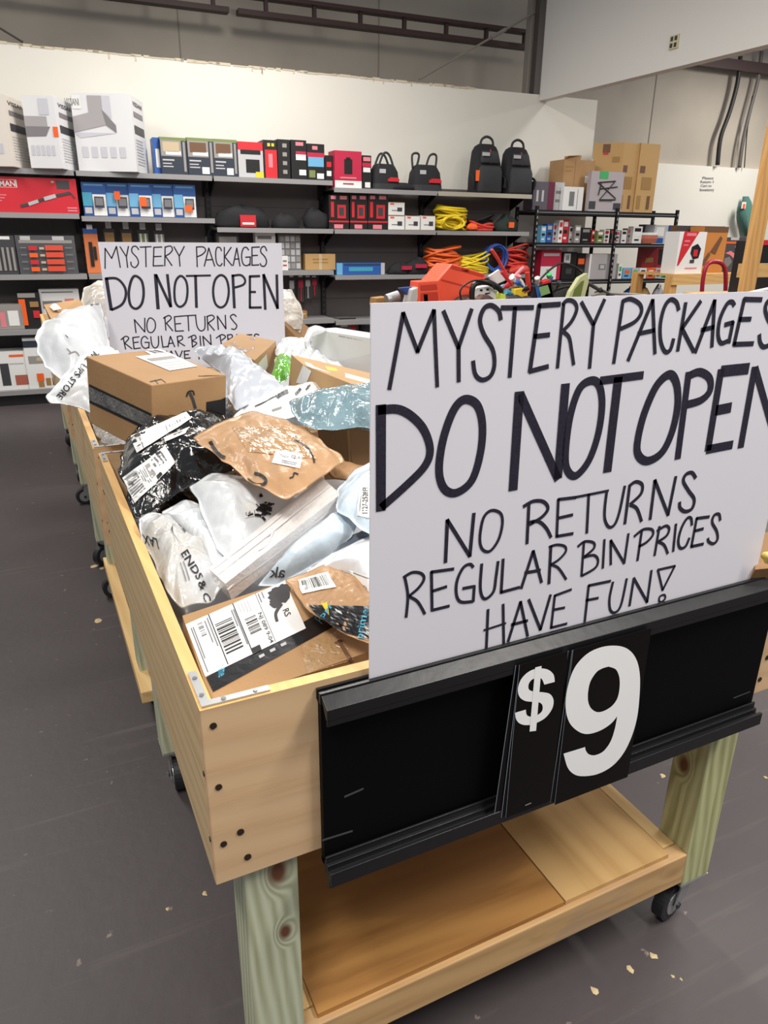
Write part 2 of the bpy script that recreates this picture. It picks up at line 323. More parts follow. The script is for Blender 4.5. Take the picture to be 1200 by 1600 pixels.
# ================================================================ SHELVING
BAYS = [(-1.02, .205, [2.11, 1.745, 1.212, .715, .15], 'leftmost grey shelving bay with the red tool box'), (.215, 1.45, [2.11, 1.726, 1.212, .718, .15], 'grey shelving bay holding the blue packs, second from left'),
        (1.46, 2.685, [2.11, 1.645, 1.23, .725, .15], 'grey shelving bay behind the far sign with black and red boxes on top'), (2.695, 3.895, [2.047, 1.645, 1.178, .70, .15], 'grey shelving bay holding tote bags above black and red boxes'), (3.905, 5.12, [2.047, 1.645, 1.178, .70, .15], 'grey shelving bay below the two black backpacks')]
for bi, (a0, a1, zs, lb) in enumerate(BAYS):
    base = Wp((a0 + a1) / 2, .2, 0); t = empty('shelving_bay', base, lb, 'shelving', 'grey store shelving bays')
    mm = M(); mm.wbox(a0, a1, .44, .47, 0, 2.1, BACKP)
    for z in (.5, .9, 1.4, 1.85): mm.wbox(a0 + .01, a1 - .01, .437, .44, z, z + .006, DGREY)
    mm.build('back_panel', base, t)
    mm = M(); mm.wbox(a0 - .02, a0 + .03, .40, .44, 0, 2.12, SLOT)
    for k in range(34): mm.wbox(a0 - .004, a0 + .014, .397, .40, .1 + k * .06, .125 + k * .06, DGREY)
    mm.build('upright', base, t)
    for k, z in enumerate(zs):
        top = (bi == 4 and k == 0); mt = SHELF_LIT if top else SHELF
        mm = M(); mm.wbox(a0 + .004, a1 - .004, .0, .40, z - .022, z, mt); mm.wbox(a0 + .004, a1 - .004, -.012, .0, z - .045, z, mt)
        sh = mm.build('shelf_board', base, t)
        for a in (a0 + .025, a1 - .035):
            mm = M(); mm.hexa([Wp(a, .12, z - .05), Wp(a + .012, .12, z - .05), Wp(a + .012, .41, z - .17), Wp(a, .41, z - .17), Wp(a, .12, z - .022), Wp(a + .012, .12, z - .022), Wp(a + .012, .41, z - .022), Wp(a, .41, z - .022)], SLOT)
            mm.build('shelf_bracket', base, sh)
    mm = M(); mm.wbox(a0, a1, .03, .05, 0, .12, SLOT); mm.build('kick_plate', base, t)

def sbox(name, label, cat, r, zs, off, dep, mat, prints=(), yaw=0, group=None, side=None, text=()):
    """a printed box on a shelf: r = x0,y0,x1,y1 seen in the photograph, zs the shelf height, off how far back its front stands"""
    x0, y0, x1, y1 = r; a0, _ = wl(x0, (y0 + y1) / 2, off); a1, _ = wl(x1, (y0 + y1) / 2, off); _, zt = wl((x0 + x1) / 2, y0, off)
    h = zt - zs; ex = (WD * math.cos(yaw) + WN * math.sin(yaw)); ey = (-WD * math.sin(yaw) + WN * math.cos(yaw))
    wd = (a1 - a0) / max(.3, math.cos(yaw)) if not side else (a1 - a0) * side
    o = Wp(a0, off, zs + .001); base = o + ex * wd / 2 + ey * dep / 2
    if yaw < 0: pass
    mm = M(); mm.obox(o, ex * wd, ey * dep, V((0, 0, h)), mat)
    fr = lambda u, v, e=.002: o + ex * wd * u + V((0, 0, h * (1 - v))) - ey * e
    for q in prints:
        u0, v0, u1, v1, pmt = q[:5]; e = q[5] if len(q) > 5 else .002
        mm.quad([fr(u0, v1, e), fr(u1, v1, e), fr(u1, v0, e), fr(u0, v0, e)], pmt)
    for (u0, v0, u1, v1, s_, pmt) in text:
        vs, fs = text2d(s_); mm.add([fr(u0 + (u1 - u0) * x, v1 - (v1 - v0) * y, .004) for x, y in vs], fs, pmt)
    ob = mm.build(name, base); tag(ob, label, cat, group)
    ob['_'] = 0; del ob['_']
    return ob, (o, ex, ey, wd, h, dep)
def sideprints(ob, g, prints, right=True):
    o, ex, ey, wd, h, dep = g; mm = M(); base = ob.location
    o2 = o + ex * wd if right else o
    for u0, v0, u1, v1, mt in prints:
        f = lambda u, v: o2 + ey * dep * u + V((0, 0, h * (1 - v))) + ex * .002
        mm.quad([f(u0, v1), f(u1, v1), f(u1, v0), f(u0, v0)], mt)
    c = mm.build('side_print', base, None); c.parent = ob; c.location = (0, 0, 0)

# --- range hood cartons: angled so the right side shows
HOODW = pm('hood_carton_white', (224, 224, 226), .55)
HOODC = pm('hood_carton_cream', (226, 218, 208), .55)
def hood(xl, xc, xr, yt, yb, mat, label, off, big=False, sticker=False):
    z0 = 2.112; yaw = math.radians(-28)
    pl = Wp(*[wl(xc, (yt + yb) / 2, off)[0], off, z0]); ex = WD * math.cos(yaw) + WN * math.sin(yaw); ey = -WD * math.sin(yaw) + WN * math.cos(yaw)
    # pl is the front right vertical edge (nearest the eye)
    h = wl(xc, yt, off)[1] - z0
    aw = wl(xc, 200, off)[0] - wl(xl, 200, off)[0]; ar = wl(xr, 200, off)[0] - wl(xc, 200, off)[0]
    ex = (WD * math.cos(math.radians(20)) - WN * math.sin(math.radians(20))); ey = (WD * math.sin(math.radians(20)) + WN * math.cos(math.radians(20)))
    wd = aw / math.cos(math.radians(20)); dep = min(.56, ar / math.sin(math.radians(20)) * .9)
    o = pl - ex * wd; base = o + ex * wd / 2 + ey * dep / 2
    t = empty('range_hood_carton', base, label, 'carton', 'white range hood cartons on the top shelf')
    M().obox(o, ex * wd, ey * dep, V((0, 0, h)), mat).build('carton_body', base, t)
    pr = M(); f = lambda u, v, e=.003: o + ex * wd * u + V((0, 0, h * (1 - v))) - ey * e
    def poly(pts, mt, e=.003): pr.add([f(u, v, e) for u, v in pts][::-1], [list(range(len(pts)))], mt)
    c1 = pm('hood_grey', (168, 164, 166), .5); c2 = pm('hood_dark_grey', (128, 124, 128), .5); c3 = pm('hood_pale', (200, 200, 208), .5)
    if big:
        poly([(.28, .03), (.52, .03), (.52, .25), (.28, .3)], c1); poly([(.52, .03), (.66, .03), (.66, .32), (.52, .22)], c3)
        poly([(.0, .3), (.5, .2), (.55, .4), (.0, .5)], c1, .004); poly([(.5, .2), (.72, .4), (.72, .5), (.55, .4)], c2, .004); poly([(.0, .5), (.72, .5), (.1, .57)], c3)
        pr.add([f(*p, .004) for p in ((.02, .2), (.17, .2), (.17, .03), (.02, .03))], [(0, 1, 2, 3)], WHITE)
        vs, fs = text2d('VISSANI'); pr.add([f(-.1 + .24 * x, .16 - .09 * y, .005) for x, y in vs if True], fs, INK2)
    else:
        poly([(.0, .28), (.7, .28), (.7, .42), (.0, .42)], c1); poly([(.0, .42), (.78, .42), (.62, .55), (.0, .56)], c2, .004); poly([(.5, .04), (.8, .04), (.8, .26), (.5, .26)], c3)
    if sticker: poly([(.86, .42), (1.02, .42), (1.02, .56), (.86, .56)], ORANGE, .005)
    for k in range(5): poly([(.1 + .16 * k, .68), (.2 + .16 * k, .68), (.2 + .16 * k, .82), (.1 + .16 * k, .82)], c3)
    g2 = lambda u, v: o + ex * (wd + .003) + ey * dep * u + V((0, 0, h * (1 - v)))
    def sp(u0, v0, u1, v1, mt): pr.add([g2(u0, v1), g2(u1, v1), g2(u1, v0), g2(u0, v0)], [(0, 1, 2, 3)], mt)
    sp(.15, .2, .85, .27, c2); sp(.12, .38, .88, .49, DGREY)
    vs, fs = text2d('VISSANI'); pr.add([g2(.14 + .7 * x, .13 - .06 * y) for x, y in vs], fs, DGREY)
    rn = random.Random(int(xl))
    for k in range(9): sp(.15, .56 + k * .04, rn.uniform(.6, .85), .575 + k * .04, LGREY)
    pr.build('printed_artwork', base, t)
    return t
hood(117, 208, 238, 147, 262, HOODW, 'largest white range hood carton on the top shelf, rightmost of three', -.1, big=True)
hood(40, 90, 130, 150, 257, HOODW, 'white range hood carton with an orange sticker, middle of three on the top shelf', -.14, sticker=True)
hood(-60, 12, 50, 147, 258, HOODC, 'cream range hood carton at the left end of the top shelf', -.14)
sbox('small_box', 'narrow blue and white box edge beside the largest hood carton', 'box', (240, 215, 250, 263), 2.11, .15, .2, BLUEP, [(.3, .3, .9, .8, WHITE)])
for k, (x0, x1, yt) in enumerate(((251, 292, 215), (293, 334, 216), (334, 371, 218))):
    ob, g = sbox('outdoor_light_box', ['navy and olive product box showing a pale bowl, leftmost of three', 'navy and olive product box showing a brown bowl, middle of three', 'navy and olive product box showing a brown bowl, rightmost of three'][k], 'box', (x0, yt, x1, 268 + k), 2.11, .1, .25, NAVY,
        [(0, 0, 1, .08, OLIVE), (.02, .08, .8, .5, GREYWARM), (.1, .12, .72, .38, [BEIGE, BROWNP, BROWNP][k], .003), (.2, .36, .78, .46, WHITE, .003), (.06, .58, .5, .62, LGREY), (.06, .68, .4, .71, LGREY), (.06, .76, .45, .79, LGREY), (.86, .1, .95, .9, GREYWARM)] + ([(.52, .76, .8, .94, WHITE, .004)] if k else []), group='navy bowl-light boxes on the top shelf')
sbox('tool_box_carton', 'red and white boxed tool with yellow corner label on top shelf', 'box', (372, 222, 411, 271), 2.11, .1, .25, LGREY,
     [(0, 0, 1, .22, REDP), (.1, .22, .9, .34, BLACK), (.3, .48, .85, .85, BLACK), (.68, .82, 1, 1, YEL, .003)])
sbox('tall_box', 'black box with a tall red front panel and yellow top print', 'box', (412, 219, 433, 272), 2.11, .1, .25, BLACK, [(.1, .25, .98, .98, REDP), (.3, .08, .5, .16, YEL), (.6, .08, .8, .16, YEL), (.35, .35, .65, .7, PINK, .003)])
sbox('tall_box', 'plain black box with a column of small pale shields', 'box', (434, 218, 453, 272), 2.11, .09, .25, BLACK, [(.4, .1 + .22 * k, .75, .2 + .22 * k, GREYWARM) for k in range(4)])
sbox('tall_box', 'black and crimson boxed tool with a white square near its base', 'box', (455, 219, 479, 273), 2.11, .08, .25, BLACK, [(.3, .05, .8, .14, PINK), (.3, .28, .95, .36, MAGENTA), (.3, .36, .95, .5, WHITE), (.5, .74, .95, .88, WHITE)])
sbox('tall_box', 'black box with a crimson stripe and a blue picture', 'box', (480, 225, 507, 275), 2.11, .08, .25, BLACK, [(.3, .06, .6, .16, PINK), (0, .24, 1, .36, MAGENTA), (.05, .36, .95, .62, LBLUE), (.1, .72, .45, .92, OLIVE), (.55, .8, .95, .95, WHITE)])
sbox('small_box', 'small black and red box at the right end of the second shelf bay top', 'box', (508, 243, 520, 278), 2.11, .1, .2, BLACK, [(.2, .25, .8, .45, REDP), (.2, .6, .8, .8, WHITE)])
ob, g = sbox('heated_vest_box', 'crimson box showing a black vest with a white bottom band', 'box', (523, 236, 565, 291), 2.047, .05, .2, MAGENTA, [(0, .8, 1, 1, WHITE), (.35, .22, .65, .62, BLACK), (.42, .17, .58, .24, BLACK), (.2, .7, .8, .74, PINK), (.3, .86, .7, .91, REDP)])
sbox('small_box', 'narrow black and crimson box right of the vest box', 'box', (566, 243, 580, 292), 2.047, .06, .2, BLACK, [(.1, .05, .9, .17, PINK), (0, .22, 1, .34, MAGENTA), (.1, .36, .9, .5, WHITE), (.3, .8, .9, .96, WHITE)])

def rounded(mm, c, ex, ey, h, prof, mat, n=20, pw=3.2, rows=None):
    """soft upright body: prof = list of (z fraction, width factor, depth factor)"""
    vs = []; fs = []
    for (zf, wf, df, sh) in prof:
        for j in range(n):
            t = 2 * math.pi * j / n; ct, st = math.cos(t), math.sin(t)
            x = math.copysign(abs(ct) ** (2 / pw), ct); y = math.copysign(abs(st) ** (2 / pw), st)
            vs.append(V(c) + ex * (x * wf / 2) + ey * (y * df / 2 + sh) + V((0, 0, h * zf)))
    k = len(prof)
    for i in range(k - 1):
        for j in range(n): fs.append((i * n + j, i * n + (j + 1) % n, (i + 1) * n + (j + 1) % n, (i + 1) * n + j))
    fs.append(tuple(range(n))[::-1]); fs.append(tuple((k - 1) * n + j for j in range(n)))
    mm.add(vs, fs, mat)
def backpack(xl, xr, yt, yb, label, red, lean=0):
    off = .2; a0 = wl(xl, 260, off)[0]; a1 = wl(xr, 260, off)[0]; z0 = 2.05; zt = wl((xl + xr) / 2, yt + 8, off)[1]; h = zt - z0; wdt = a1 - a0
    c = Wp((a0 + a1) / 2, off, z0); ex = WD; ey = WN
    t = empty('backpack', c, label, 'backpack', 'black backpacks on the shelf'); wdt *= .95
    mm = M(); rounded(mm, c, ex, ey, h, [(0, wdt * .9, .2, 0), (.03, wdt, .24, 0), (.3, wdt, .24, 0), (.62, wdt * .9, .22, .01), (.85, wdt * .8, .17, .03), (.95, wdt * .66, .13, .03), (1, wdt * .45, .08, .03)], FABRIC); mm.build('body', c, t, smooth=True)
    mm = M(); rounded(mm, c - ey * .11, ex, ey, h * .55, [(.02, wdt * .7, .06, 0), (.1, wdt * .78, .1, 0), (.8, wdt * .75, .1, 0), (.95, wdt * .7, .05, 0), (1, wdt * .6, .02, 0)], FABRIC2); mm.build('front_pocket', c, t, smooth=True)
    mm = M(); rounded(mm, c - ey * .1 + V((0, 0, h * .6)), ex, ey, h * .25, [(.0, wdt * .6, .04, 0), (.1, wdt * .64, .06, 0), (.9, wdt * .55, .05, .02), (1, wdt * .5, .02, .03)], FABRIC2); mm.build('upper_pocket', c, t, smooth=True)
    mm = M(); ztop = c + V((0, 0, h * .95)); mm.tube(cr([ztop - ex * wdt * .22, ztop - ex * wdt * .17 + V((0, 0, .07)), ztop + V((0, 0, .1)), ztop + ex * wdt * .17 + V((0, 0, .07)), ztop + ex * wdt * .22]), .014, FABRIC2, 8); mm.build('top_handle', c, t, smooth=True)
    mm = M(); q = c - ey * .135; mm.obox(q + ex * (-.12) + V((0, 0, h * .74)), ex * .09, ey * .012, V((0, 0, .035)), LGREY); mm.build('logo_patch', c, t)
    mm = M(); q = c - ey * .15 + ex * .0; mm.tube([q + V((0, 0, h * .88)) + ey * .06, q + V((0, 0, h * .6)) + ey * .03], .006, REDP, 6); mm.build('zip_pull', c, t)
    for s in (-1, 1):
        mm = M(); mm.tube(cr([c + ex * s * wdt * .48 + V((0, 0, h * .4)), c + ex * s * wdt * .53 - ey * .1 + V((0, 0, h * .3)), c + ex * s * wdt * .5 - ey * .1 + V((0, 0, h * .12))]), .014, FABRIC, 6); mm.build('side_strap', c, t, smooth=True)
    if red:
        mm = M(); q = c - ex * wdt * .47 - ey * .115 + V((0, 0, h * .24)); mm.obox(q, ex * .12 - ey * .03, ey * .006, V((0, 0, .11)), ORANGE); mm.build('price_sticker', c, t)
backpack(734, 783, 217, 302, 'black backpack with an orange sticker on the top shelf', True)
backpack(783, 830, 222, 303, 'black backpack without a sticker, right of its twin', False)
def tote(xl, xr, yt, yb, label, hand):
    off = .15; a0 = wl(xl, 270, off)[0]; a1 = wl(xr, 270, off)[0]; z0 = 2.05; zt = wl((xl + xr) / 2, yt, off)[1]; h = (zt - z0) * .7; wdt = a1 - a0; c = Wp((a0 + a1) / 2, off, z0); ex, ey = WD, WN
    t = empty('tool_tote_bag', c, label, 'tool bag', 'black tool totes on the shelf')
    mm = M(); rounded(mm, c, ex, ey, h, [(0, wdt, .26, 0), (.25, wdt, .26, 0), (.7, wdt * .93, .2, 0), (.95, wdt * .72, .13, 0), (1, wdt * .6, .08, 0)], FABRIC, pw=4); mm.build('body', c, t, smooth=True)
    mm = M(); rounded(mm, c - V((0, 0, .0)), ex, ey, h * .22, [(0, wdt * 1.02, .27, 0), (1, wdt * 1.01, .27, 0)], FABRIC2, pw=4); mm.build('base_band', c, t)
    mm = M(); q = c - ey * .14 + V((0, 0, h * .3)); mm.obox(q + ex * -.02 * wdt, ex * wdt * .42, ey * .012, V((0, 0, h * .11)), REDP); mm.obox(q + ex * .05 * wdt + V((0, 0, h * .11)), ex * wdt * .3, ey * .012, V((0, 0, h * .05)), REDP); mm.build('red_trim', c, t)
    mm = M(); q = c - ey * .11 + V((0, 0, h * .62)) - ex * wdt * .3; mm.obox(q, ex * .07, ey * .01, V((0, 0, .04)), LGREY); mm.build('logo_patch', c, t)
    for s in (-1, 1):
        mm = M(); top = zt - z0
        if hand: pts = [c + ex * s * wdt * .22 - ex * .07 + V((0, 0, h * .85)), c + ex * s * wdt * .3 - ex * .05 + V((0, 0, top * .95)), c + ex * s * wdt * .3 + ex * .03 + V((0, 0, top * .95)), c + ex * s * wdt * .34 + V((0, 0, h * .7))]
        else: pts = [c - ex * wdt * .3 + ey * s * .06 + V((0, 0, h * .8)), c - ex * wdt * .1 + ey * s * .06 + V((0, 0, top * .96)), c + ex * wdt * .12 + ey * s * .06 + V((0, 0, top * .93)), c + ex * wdt * .32 + ey * s * .06 + V((0, 0, h * .75))]
        mm.tube(cr(pts), .012, FABRIC2, 8); mm.build('handle', c, t, smooth=True)
tote(579, 620, 239, 298, 'black tool tote with crossed arched handles and a red trim', False)
tote(641, 686, 240, 299, 'black tool tote with two upright handle loops', True)
mm = M()
for k in range(3):
    c = P(628 + k * 3, 290 + k * 3, off=.05 + .05 * k); rounded(mm, V((c.x, c.y, 2.05 + .0)), WD, WN, .07 - k * .01, [(0, .3 - k * .08, .1, 0), (.5, .28 - k * .08, .1, 0), (1, .12, .05, 0)], FABRIC, 14, 2.4)
tag(mm.build('tool_pouch', P(630, 292, off=.1), smooth=True), 'small black pouch lying flat between the two tool totes', 'pouch')

# --- second shelf level
ob, g = sbox('tool_set_box', 'long red box with a silver telescopic tool printed on its front', 'box', (-40, 277, 121, 331), 1.745, .03, .25, pm('tool_box_red', (205, 32, 48), .5),
     [(.0, .08, .415, .09, WHITE), (.0, .29, .415, .30, WHITE), (.405, .08, .415, .3, WHITE), (.8, .06, .93, .3, DGREY), (.75, .08, .78, .14, BEIGE, .003), (.05, .5, .3, .53, PINK), (.05, .58, .28, .61, PINK), (.05, .66, .25, .69, PINK), (.88, .82, .98, .86, PINK), (.88, .9, .98, .94, PINK)],
     text=[(.0, .11, .4, .27, 'CRAFTSMAN', WHITE)])
o, ex, ey, wd, h, dep = g; mm = M(); f = lambda u, v, e=.006: o + ex * wd * u + V((0, 0, h * (1 - v))) - ey * e
for a, b_, r, mt in (((.42, .82), (.5, .76), .012, DGREY), ((.5, .76), (.6, .66), .014, LGREY), ((.6, .66), (.66, .6), .012, DGREY), ((.66, .6), (.78, .5), .016, LGREY), ((.78, .5), (.93, .4), .012, DGREY), ((.93, .4), (.97, .56), .006, DGREY)):
    q0, q1 = f(*a), f(*b_); d = (q1 - q0).normalized(); nn = d.cross(ey) * r; mm.quad([q0 - nn, q1 - nn, q1 + nn, q0 + nn], mt)
ii = mm.build('tool_print', ob.location); ii.parent = ob; ii.location = (0, 0, 0)
BP = pm('blister_pack_blue', (38, 82, 150), .3, coat=.3)
lbs = ['blue meter blister pack without an orange sticker, leftmost of five', 'blue blister pack with an orange sticker on its upper middle, second of five', 'blue blister pack with an orange sticker on its screen, middle of five', 'blue meter blister pack with no sticker, fourth of five', 'blue blister pack with an orange sticker near its bottom, rightmost of five']
for k, (x0, x1, st) in enumerate(((129, 166, None), (166, 202, (.35, .25, .6, .5)), (202, 238, (.42, .4, .72, .68)), (238, 272, None), (272, 306, (.45, .62, .78, .82)))):
    pr = [(.0, .0, 1, .16, BLUEP), (.1, .05, .9, .1, LBLUE, .003), (0, .3, .4, .7, CYAN if k == 0 else LBLUE), (.42, .35, .98, .98, WHITE), (.48, .42, .88, .75, NAVY, .03), (.52, .46, .84, .68, INK2, .031), (.05, .74, .35, .92, LGREY)]
    if st: pr.append(st + (ORANGE, .034))
    ob, g = sbox('meter_blister_pack', lbs[k], 'blister pack', (x0, 285 + k, x1, 335), 1.727, .08 + .02 * (k % 2), .05, BP, pr, group='blue meter packs on the shelf')
def blob(name, label, cat, px, zs, off, w_, d_, h_, mat, extra=(), group=None, seed=0, base_on=None):
    """a lumpy soft heap"""
    c = P(px[0], px[1], off=off); c = V((c.x, c.y, zs)); mm = M(); rn = random.Random(seed)
    n = 22; prof = [(0, .9), (.15, 1), (.45, .95), (.75, .75), (.95, .4), (1, .12)]
    vs = []; fs = []
    for zf, k in prof:
        for j in range(n):
            t = 2 * math.pi * j / n; q = 1 + .3 * NZ.noise(V((math.cos(t) * 2 + seed, math.sin(t) * 2, zf * 3)))
            vs.append(c + WD * math.cos(t) * w_ / 2 * k * q + WN * math.sin(t) * d_ / 2 * k * q + V((0, 0, h_ * zf * (1 + .35 * NZ.noise(V((math.cos(t) * 1.6, seed, zf)))) if zf else 0)))
    for i in range(len(prof) - 1):
        for j in range(n): fs.append((i * n + j, i * n + (j + 1) % n, (i + 1) * n + (j + 1) % n, (i + 1) * n + j))
    fs.append(tuple(range(n))[::-1]); fs.append(tuple((len(prof) - 1) * n + j for j in range(n)))
    mm.add(vs, fs, mat); o = tag(mm.build(name, c, smooth=True), label, cat, group)
    for (nm, bx, mt) in extra:
        q = M(); q.wbox(*[v for v in ((c.dot(WD) + bx[0], c.dot(WD) + bx[1], off + bx[2], off + bx[3]))], zs + bx[4], zs + bx[5], mt); e = q.build(nm, c); e.parent = o; e.location = (0, 0, 0)
    return o
o = blob('folded_jacket', 'folded black garment with a red and white tag on the second shelf', 'folded garment', (376, 340), 1.645, .18, .58, .26, .21, FABRIC, [('paper_tag', (-.04, .12, -.16, -.145, .01, .12), REDP), ('tag_text', (-.02, .1, -.165, -.16, .03, .05), WHITE)], seed=1)
mm = M()
blob('folded_jacket', 'small black folded garment lying between the tagged garment and the glove pouch', 'folded garment', (446, 350), 1.645, .15, .3, .2, .14, FABRIC, seed=2)
blob('glove_pouch', 'rounded black pouch at the right end of the middle shelf behind the far sign', 'pouch', (494, 345), 1.645, .15, .28, .2, .19, FABRIC, seed=3)
for k, (x0, x1) in enumerate(((514, 545), (547, 574), (575, 606))):
    sbox('work_light_box', ['black and red boxed work light, leftmost of three', 'black and red boxed work light, middle of three', 'black and red boxed work light, beside the white cartons'][k], 'box', (x0, 305, x1, 356), 1.645, .06, .2, BLACK,
         [(.1, .02, .35, .12, PINK), (.55, .02, .9, .12, PINK), (.1, .2, .25, .65, REDP), (.42, .28, .85, .68, REDP), (.5, .36, .75, .6, DGREY, .003), (0, .75, 1, .8, REDP), (.25, .86, .7, .98, PINK)], group='black and red work light boxes')
for k, (x0, y0, x1, y1, zz) in enumerate(((607, 337, 632, 356, 1.645), (634, 337, 656, 356, 1.645), (658, 337, 680, 356, 1.645), (607, 316, 632, 335, None))):
    if zz is None: zz = 1.645 + .148
    sbox('bulb_box', ['small white box in the lower left of its stack', 'small white box in the middle of the bottom row', 'small white box nearest the yellow cord', 'small white box stacked on top of the others'][k], 'box', (x0, y0, x1, y1), zz, .06, .15, WHITE,
         [(.0, .0, 1, .03, TAN), (.0, .97, 1, 1, TAN), (.1, .08, .35, .2, ORANGE), (.55, .4, .85, .7, DGREY), (.2, .6, .6, .66, INK2)], group='small white cartons on the middle shelf')
def coil(name, label, px, zs, off, R1, R2, tk, n, mat, flat=True, tilt=0, seed=0, r=.009, cat='extension cord', band=None):
    c = P(px[0], px[1], off=off); c = V((c.x, c.y, zs)); rn = random.Random(seed); mm = M()
    for k in range(n):
        tl = rn.uniform(-.5, .5); tm = rn.uniform(-.4, .4); pts = []; zz = tk * (k + .5) / n; ra = rn.uniform(.75, 1); ph = rn.uniform(0, 6)
        for j in range(26):
            t = 2 * math.pi * j / 26; x = R1 * ra * math.cos(t); y = R2 * ra * math.sin(t)
            z = max(r, r + zz * .8 + .012 * math.sin(2 * t + ph) + x * tl * .6 + y * tm)
            if flat: pts.append(c + WD * x + WN * y + V((0, 0, z)))
            else: pts.append(c + WD * x + WN * (zz - tk / 2 + .02 * math.sin(t * 2 + ph)) + V((0, 0, max(r, R2 + y * .98 + r))))
        mm.tube(pts, r, mat, 6, closed=True)
    o = mm.build(name, c, smooth=True); tag(o, label, cat)
    return o
YC = pm('yellow_cord', (232, 205, 40), .45); OC = pm('orange_cord', (232, 105, 45), .45); BC = pm('blue_cord', (45, 85, 165), .45); RC = pm('red_cord', (205, 55, 45), .45)
coil('coiled_cord', 'thick yellow coiled cord heaped on the middle shelf', (703, 350), 1.647, .17, .2, .14, .28, 16, YC, seed=4, r=.013)
coil('coiled_cord', 'small upright loop of yellow cord in front of the thick yellow coil', (707, 350), 1.647, -.0, .14, .07, .05, 5, YC, flat=False, seed=5, r=.012)
coil('coiled_cord', 'orange and red coiled strap right of the yellow coil', (752, 352), 1.647, .12, .16, .1, .07, 5, RC, seed=6, r=.014, cat='strap')
blob('hand_tool', 'white and orange plug end lying on the red coiled strap', 'plug', (738, 350), 1.66, .04, .14, .06, .07, ORANGE, seed=8)
coil('coiled_cord', 'black coiled cord behind the red strap on the middle shelf', (748, 340), 1.647, .3, .2, .1, .14, 6, CAB, seed=7, r=.012)
blob('work_gloves', 'dark green bundle of gloves with an orange tag at the right of the middle shelf', 'gloves', (790, 348), 1.647, .15, .34, .22, .17, pm('dark_green_fabric', (28, 42, 38), .8), [('sticker', (-.03, .04, -.13, -.12, .04, .1), ORANGE)], seed=9)
# --- third level
sbox('screwdriver_set', 'clear pack of dark screwdrivers cropped at the left edge of the third shelf', 'tool set', (-40, 368, 25, 424), 1.212, .05, .05, DGREY, [(.3 + .12 * k, .3, .36 + .12 * k, .9, GREYWARM, .01) for k in range(6)] + [(.55, .02, .9, .1, WHITE)])
CLR = pm('blister_grey', (84, 84, 88), .2, coat=.6)
pr = [(.08, .02, .25, .12, LGREY), (.62, .02, .82, .12, LGREY), (.05, .12, .95, .2, GREYWARM)]
for k in range(4): pr += [(.2, .27 + .18 * k, .34, .38 + .18 * k, ORANGE if k % 2 else REDP, .02), (.38, .3 + .18 * k, .46, .36 + .18 * k, BEIGE, .02), (.48, .25 + .18 * k, .78, .38 + .18 * k, pm('tool_handle_coral', (225, 80, 55), .4), .025), (.82, .3 + .18 * k, .94, .33 + .18 * k, INK2, .02), (.06, .3 + .18 * k, .16, .33 + .18 * k, INK2, .02)]
sbox('screwdriver_set', 'grey blister set of screwdrivers with four coral red handles', 'tool set', (27, 368, 119, 424), 1.212, .05, .05, CLR, pr)
sbox('knife_pack', 'orange carded knife pack hanging left of the far sign', 'hanging pack', (133, 357, 155, 425), 1.215, .12, .02, pm('orange_card', (215, 120, 70), .5), [(0, 0, 1, .12, BLUEP), (.3, .3, .55, .85, BLACK, .01), (.6, .4, .8, .7, BLACK, .01), (.3, -.08, .7, .02, WHITE, .003)])
for k, (x, mt) in enumerate(((172, TAN), (199, TAN), (225, OLIVE), (250, GREYWARM))):
    sbox('hanging_pack', ['small tan carded item hanging left above the far sign', 'small tan carded item hanging beside the olive one above the far sign', 'small olive carded item hanging above the far sign', 'small grey carded item hanging rightmost above the far sign'][k], 'hanging pack', (x - 9, 358 + k, x + 9, 400), 1.3, .16, .02, BLACK,
         [(.1, .1, .9, .9, mt), (.2, .1, .35, .6, TAN if k < 2 else WHITE, .006), (.6, .1, .75, .6, TAN if k < 2 else WHITE, .006), (.25, -.22, .75, -.02, LGREY, .004)], group='carded packs hanging above the far sign')
sbox('small_box', 'white box standing above the right end of the far sign', 'box', (400, 363, 431, 421), 1.232, .1, .1, WHITE, [(.1, .1, .8, .18, INK2), (.3, .5, .7, .9, REDP)])
sbox('small_box', 'black and grey tool package behind the top edge of the far sign', 'box', (340, 364, 374, 421), 1.232, .1, .1, DGREY, [(.1, .1, .9, .3, GREYWARM), (.3, .4, .8, .5, REDP)])
pr = []
for i in range(4):
    for j in range(5): pr.append((.06 + .24 * i, .05 + .19 * j, .24 + .24 * i, .2 + .19 * j, LGREY if (i + j) % 3 else GREYWARM, .004))
sbox('parts_organizer', 'grey see-through parts organizer leaning at the right of the far sign', 'organizer', (436, 366, 470, 422), 1.232, .1, .06, INK2, pr)
sbox('small_box', 'small white tag box at the right edge of the far sign', 'box', (440, 400, 450, 422), 1.232, .02, .04, WHITE, [(.2, .3, .8, .4, INK2), (.2, .6, .8, .7, REDP)])
sbox('cardboard_box', 'small tan cardboard box on the third shelf beside the parts organizer', 'carton', (477, 397, 524, 422), 1.232, .08, .2, pm('tan_box', (186, 150, 98), .6), [(.25, .3, .75, .36, TAN), (.25, .5, .75, .56, TAN), (.45, 0, .55, 1, BEIGE)])
sbox('long_box', 'long flat blue box with a white end on the third shelf', 'box', (526, 411, 601, 430), 1.18, .05, .15, BLUEP, [(.0, .0, .12, 1, LBLUE), (.25, .35, .75, .7, CYAN), (.92, 0, 1, 1, LGREY), (.15, .1, .9, .2, NAVY)])
blob('work_gloves', 'black and crimson gloves on the left beside the blue box', 'gloves', (624, 426), 1.18, .12, .3, .2, .12, FABRIC, [('trim', (-.02, .1, -.12, -.1, .05, .09), MAGENTA)], seed=11)
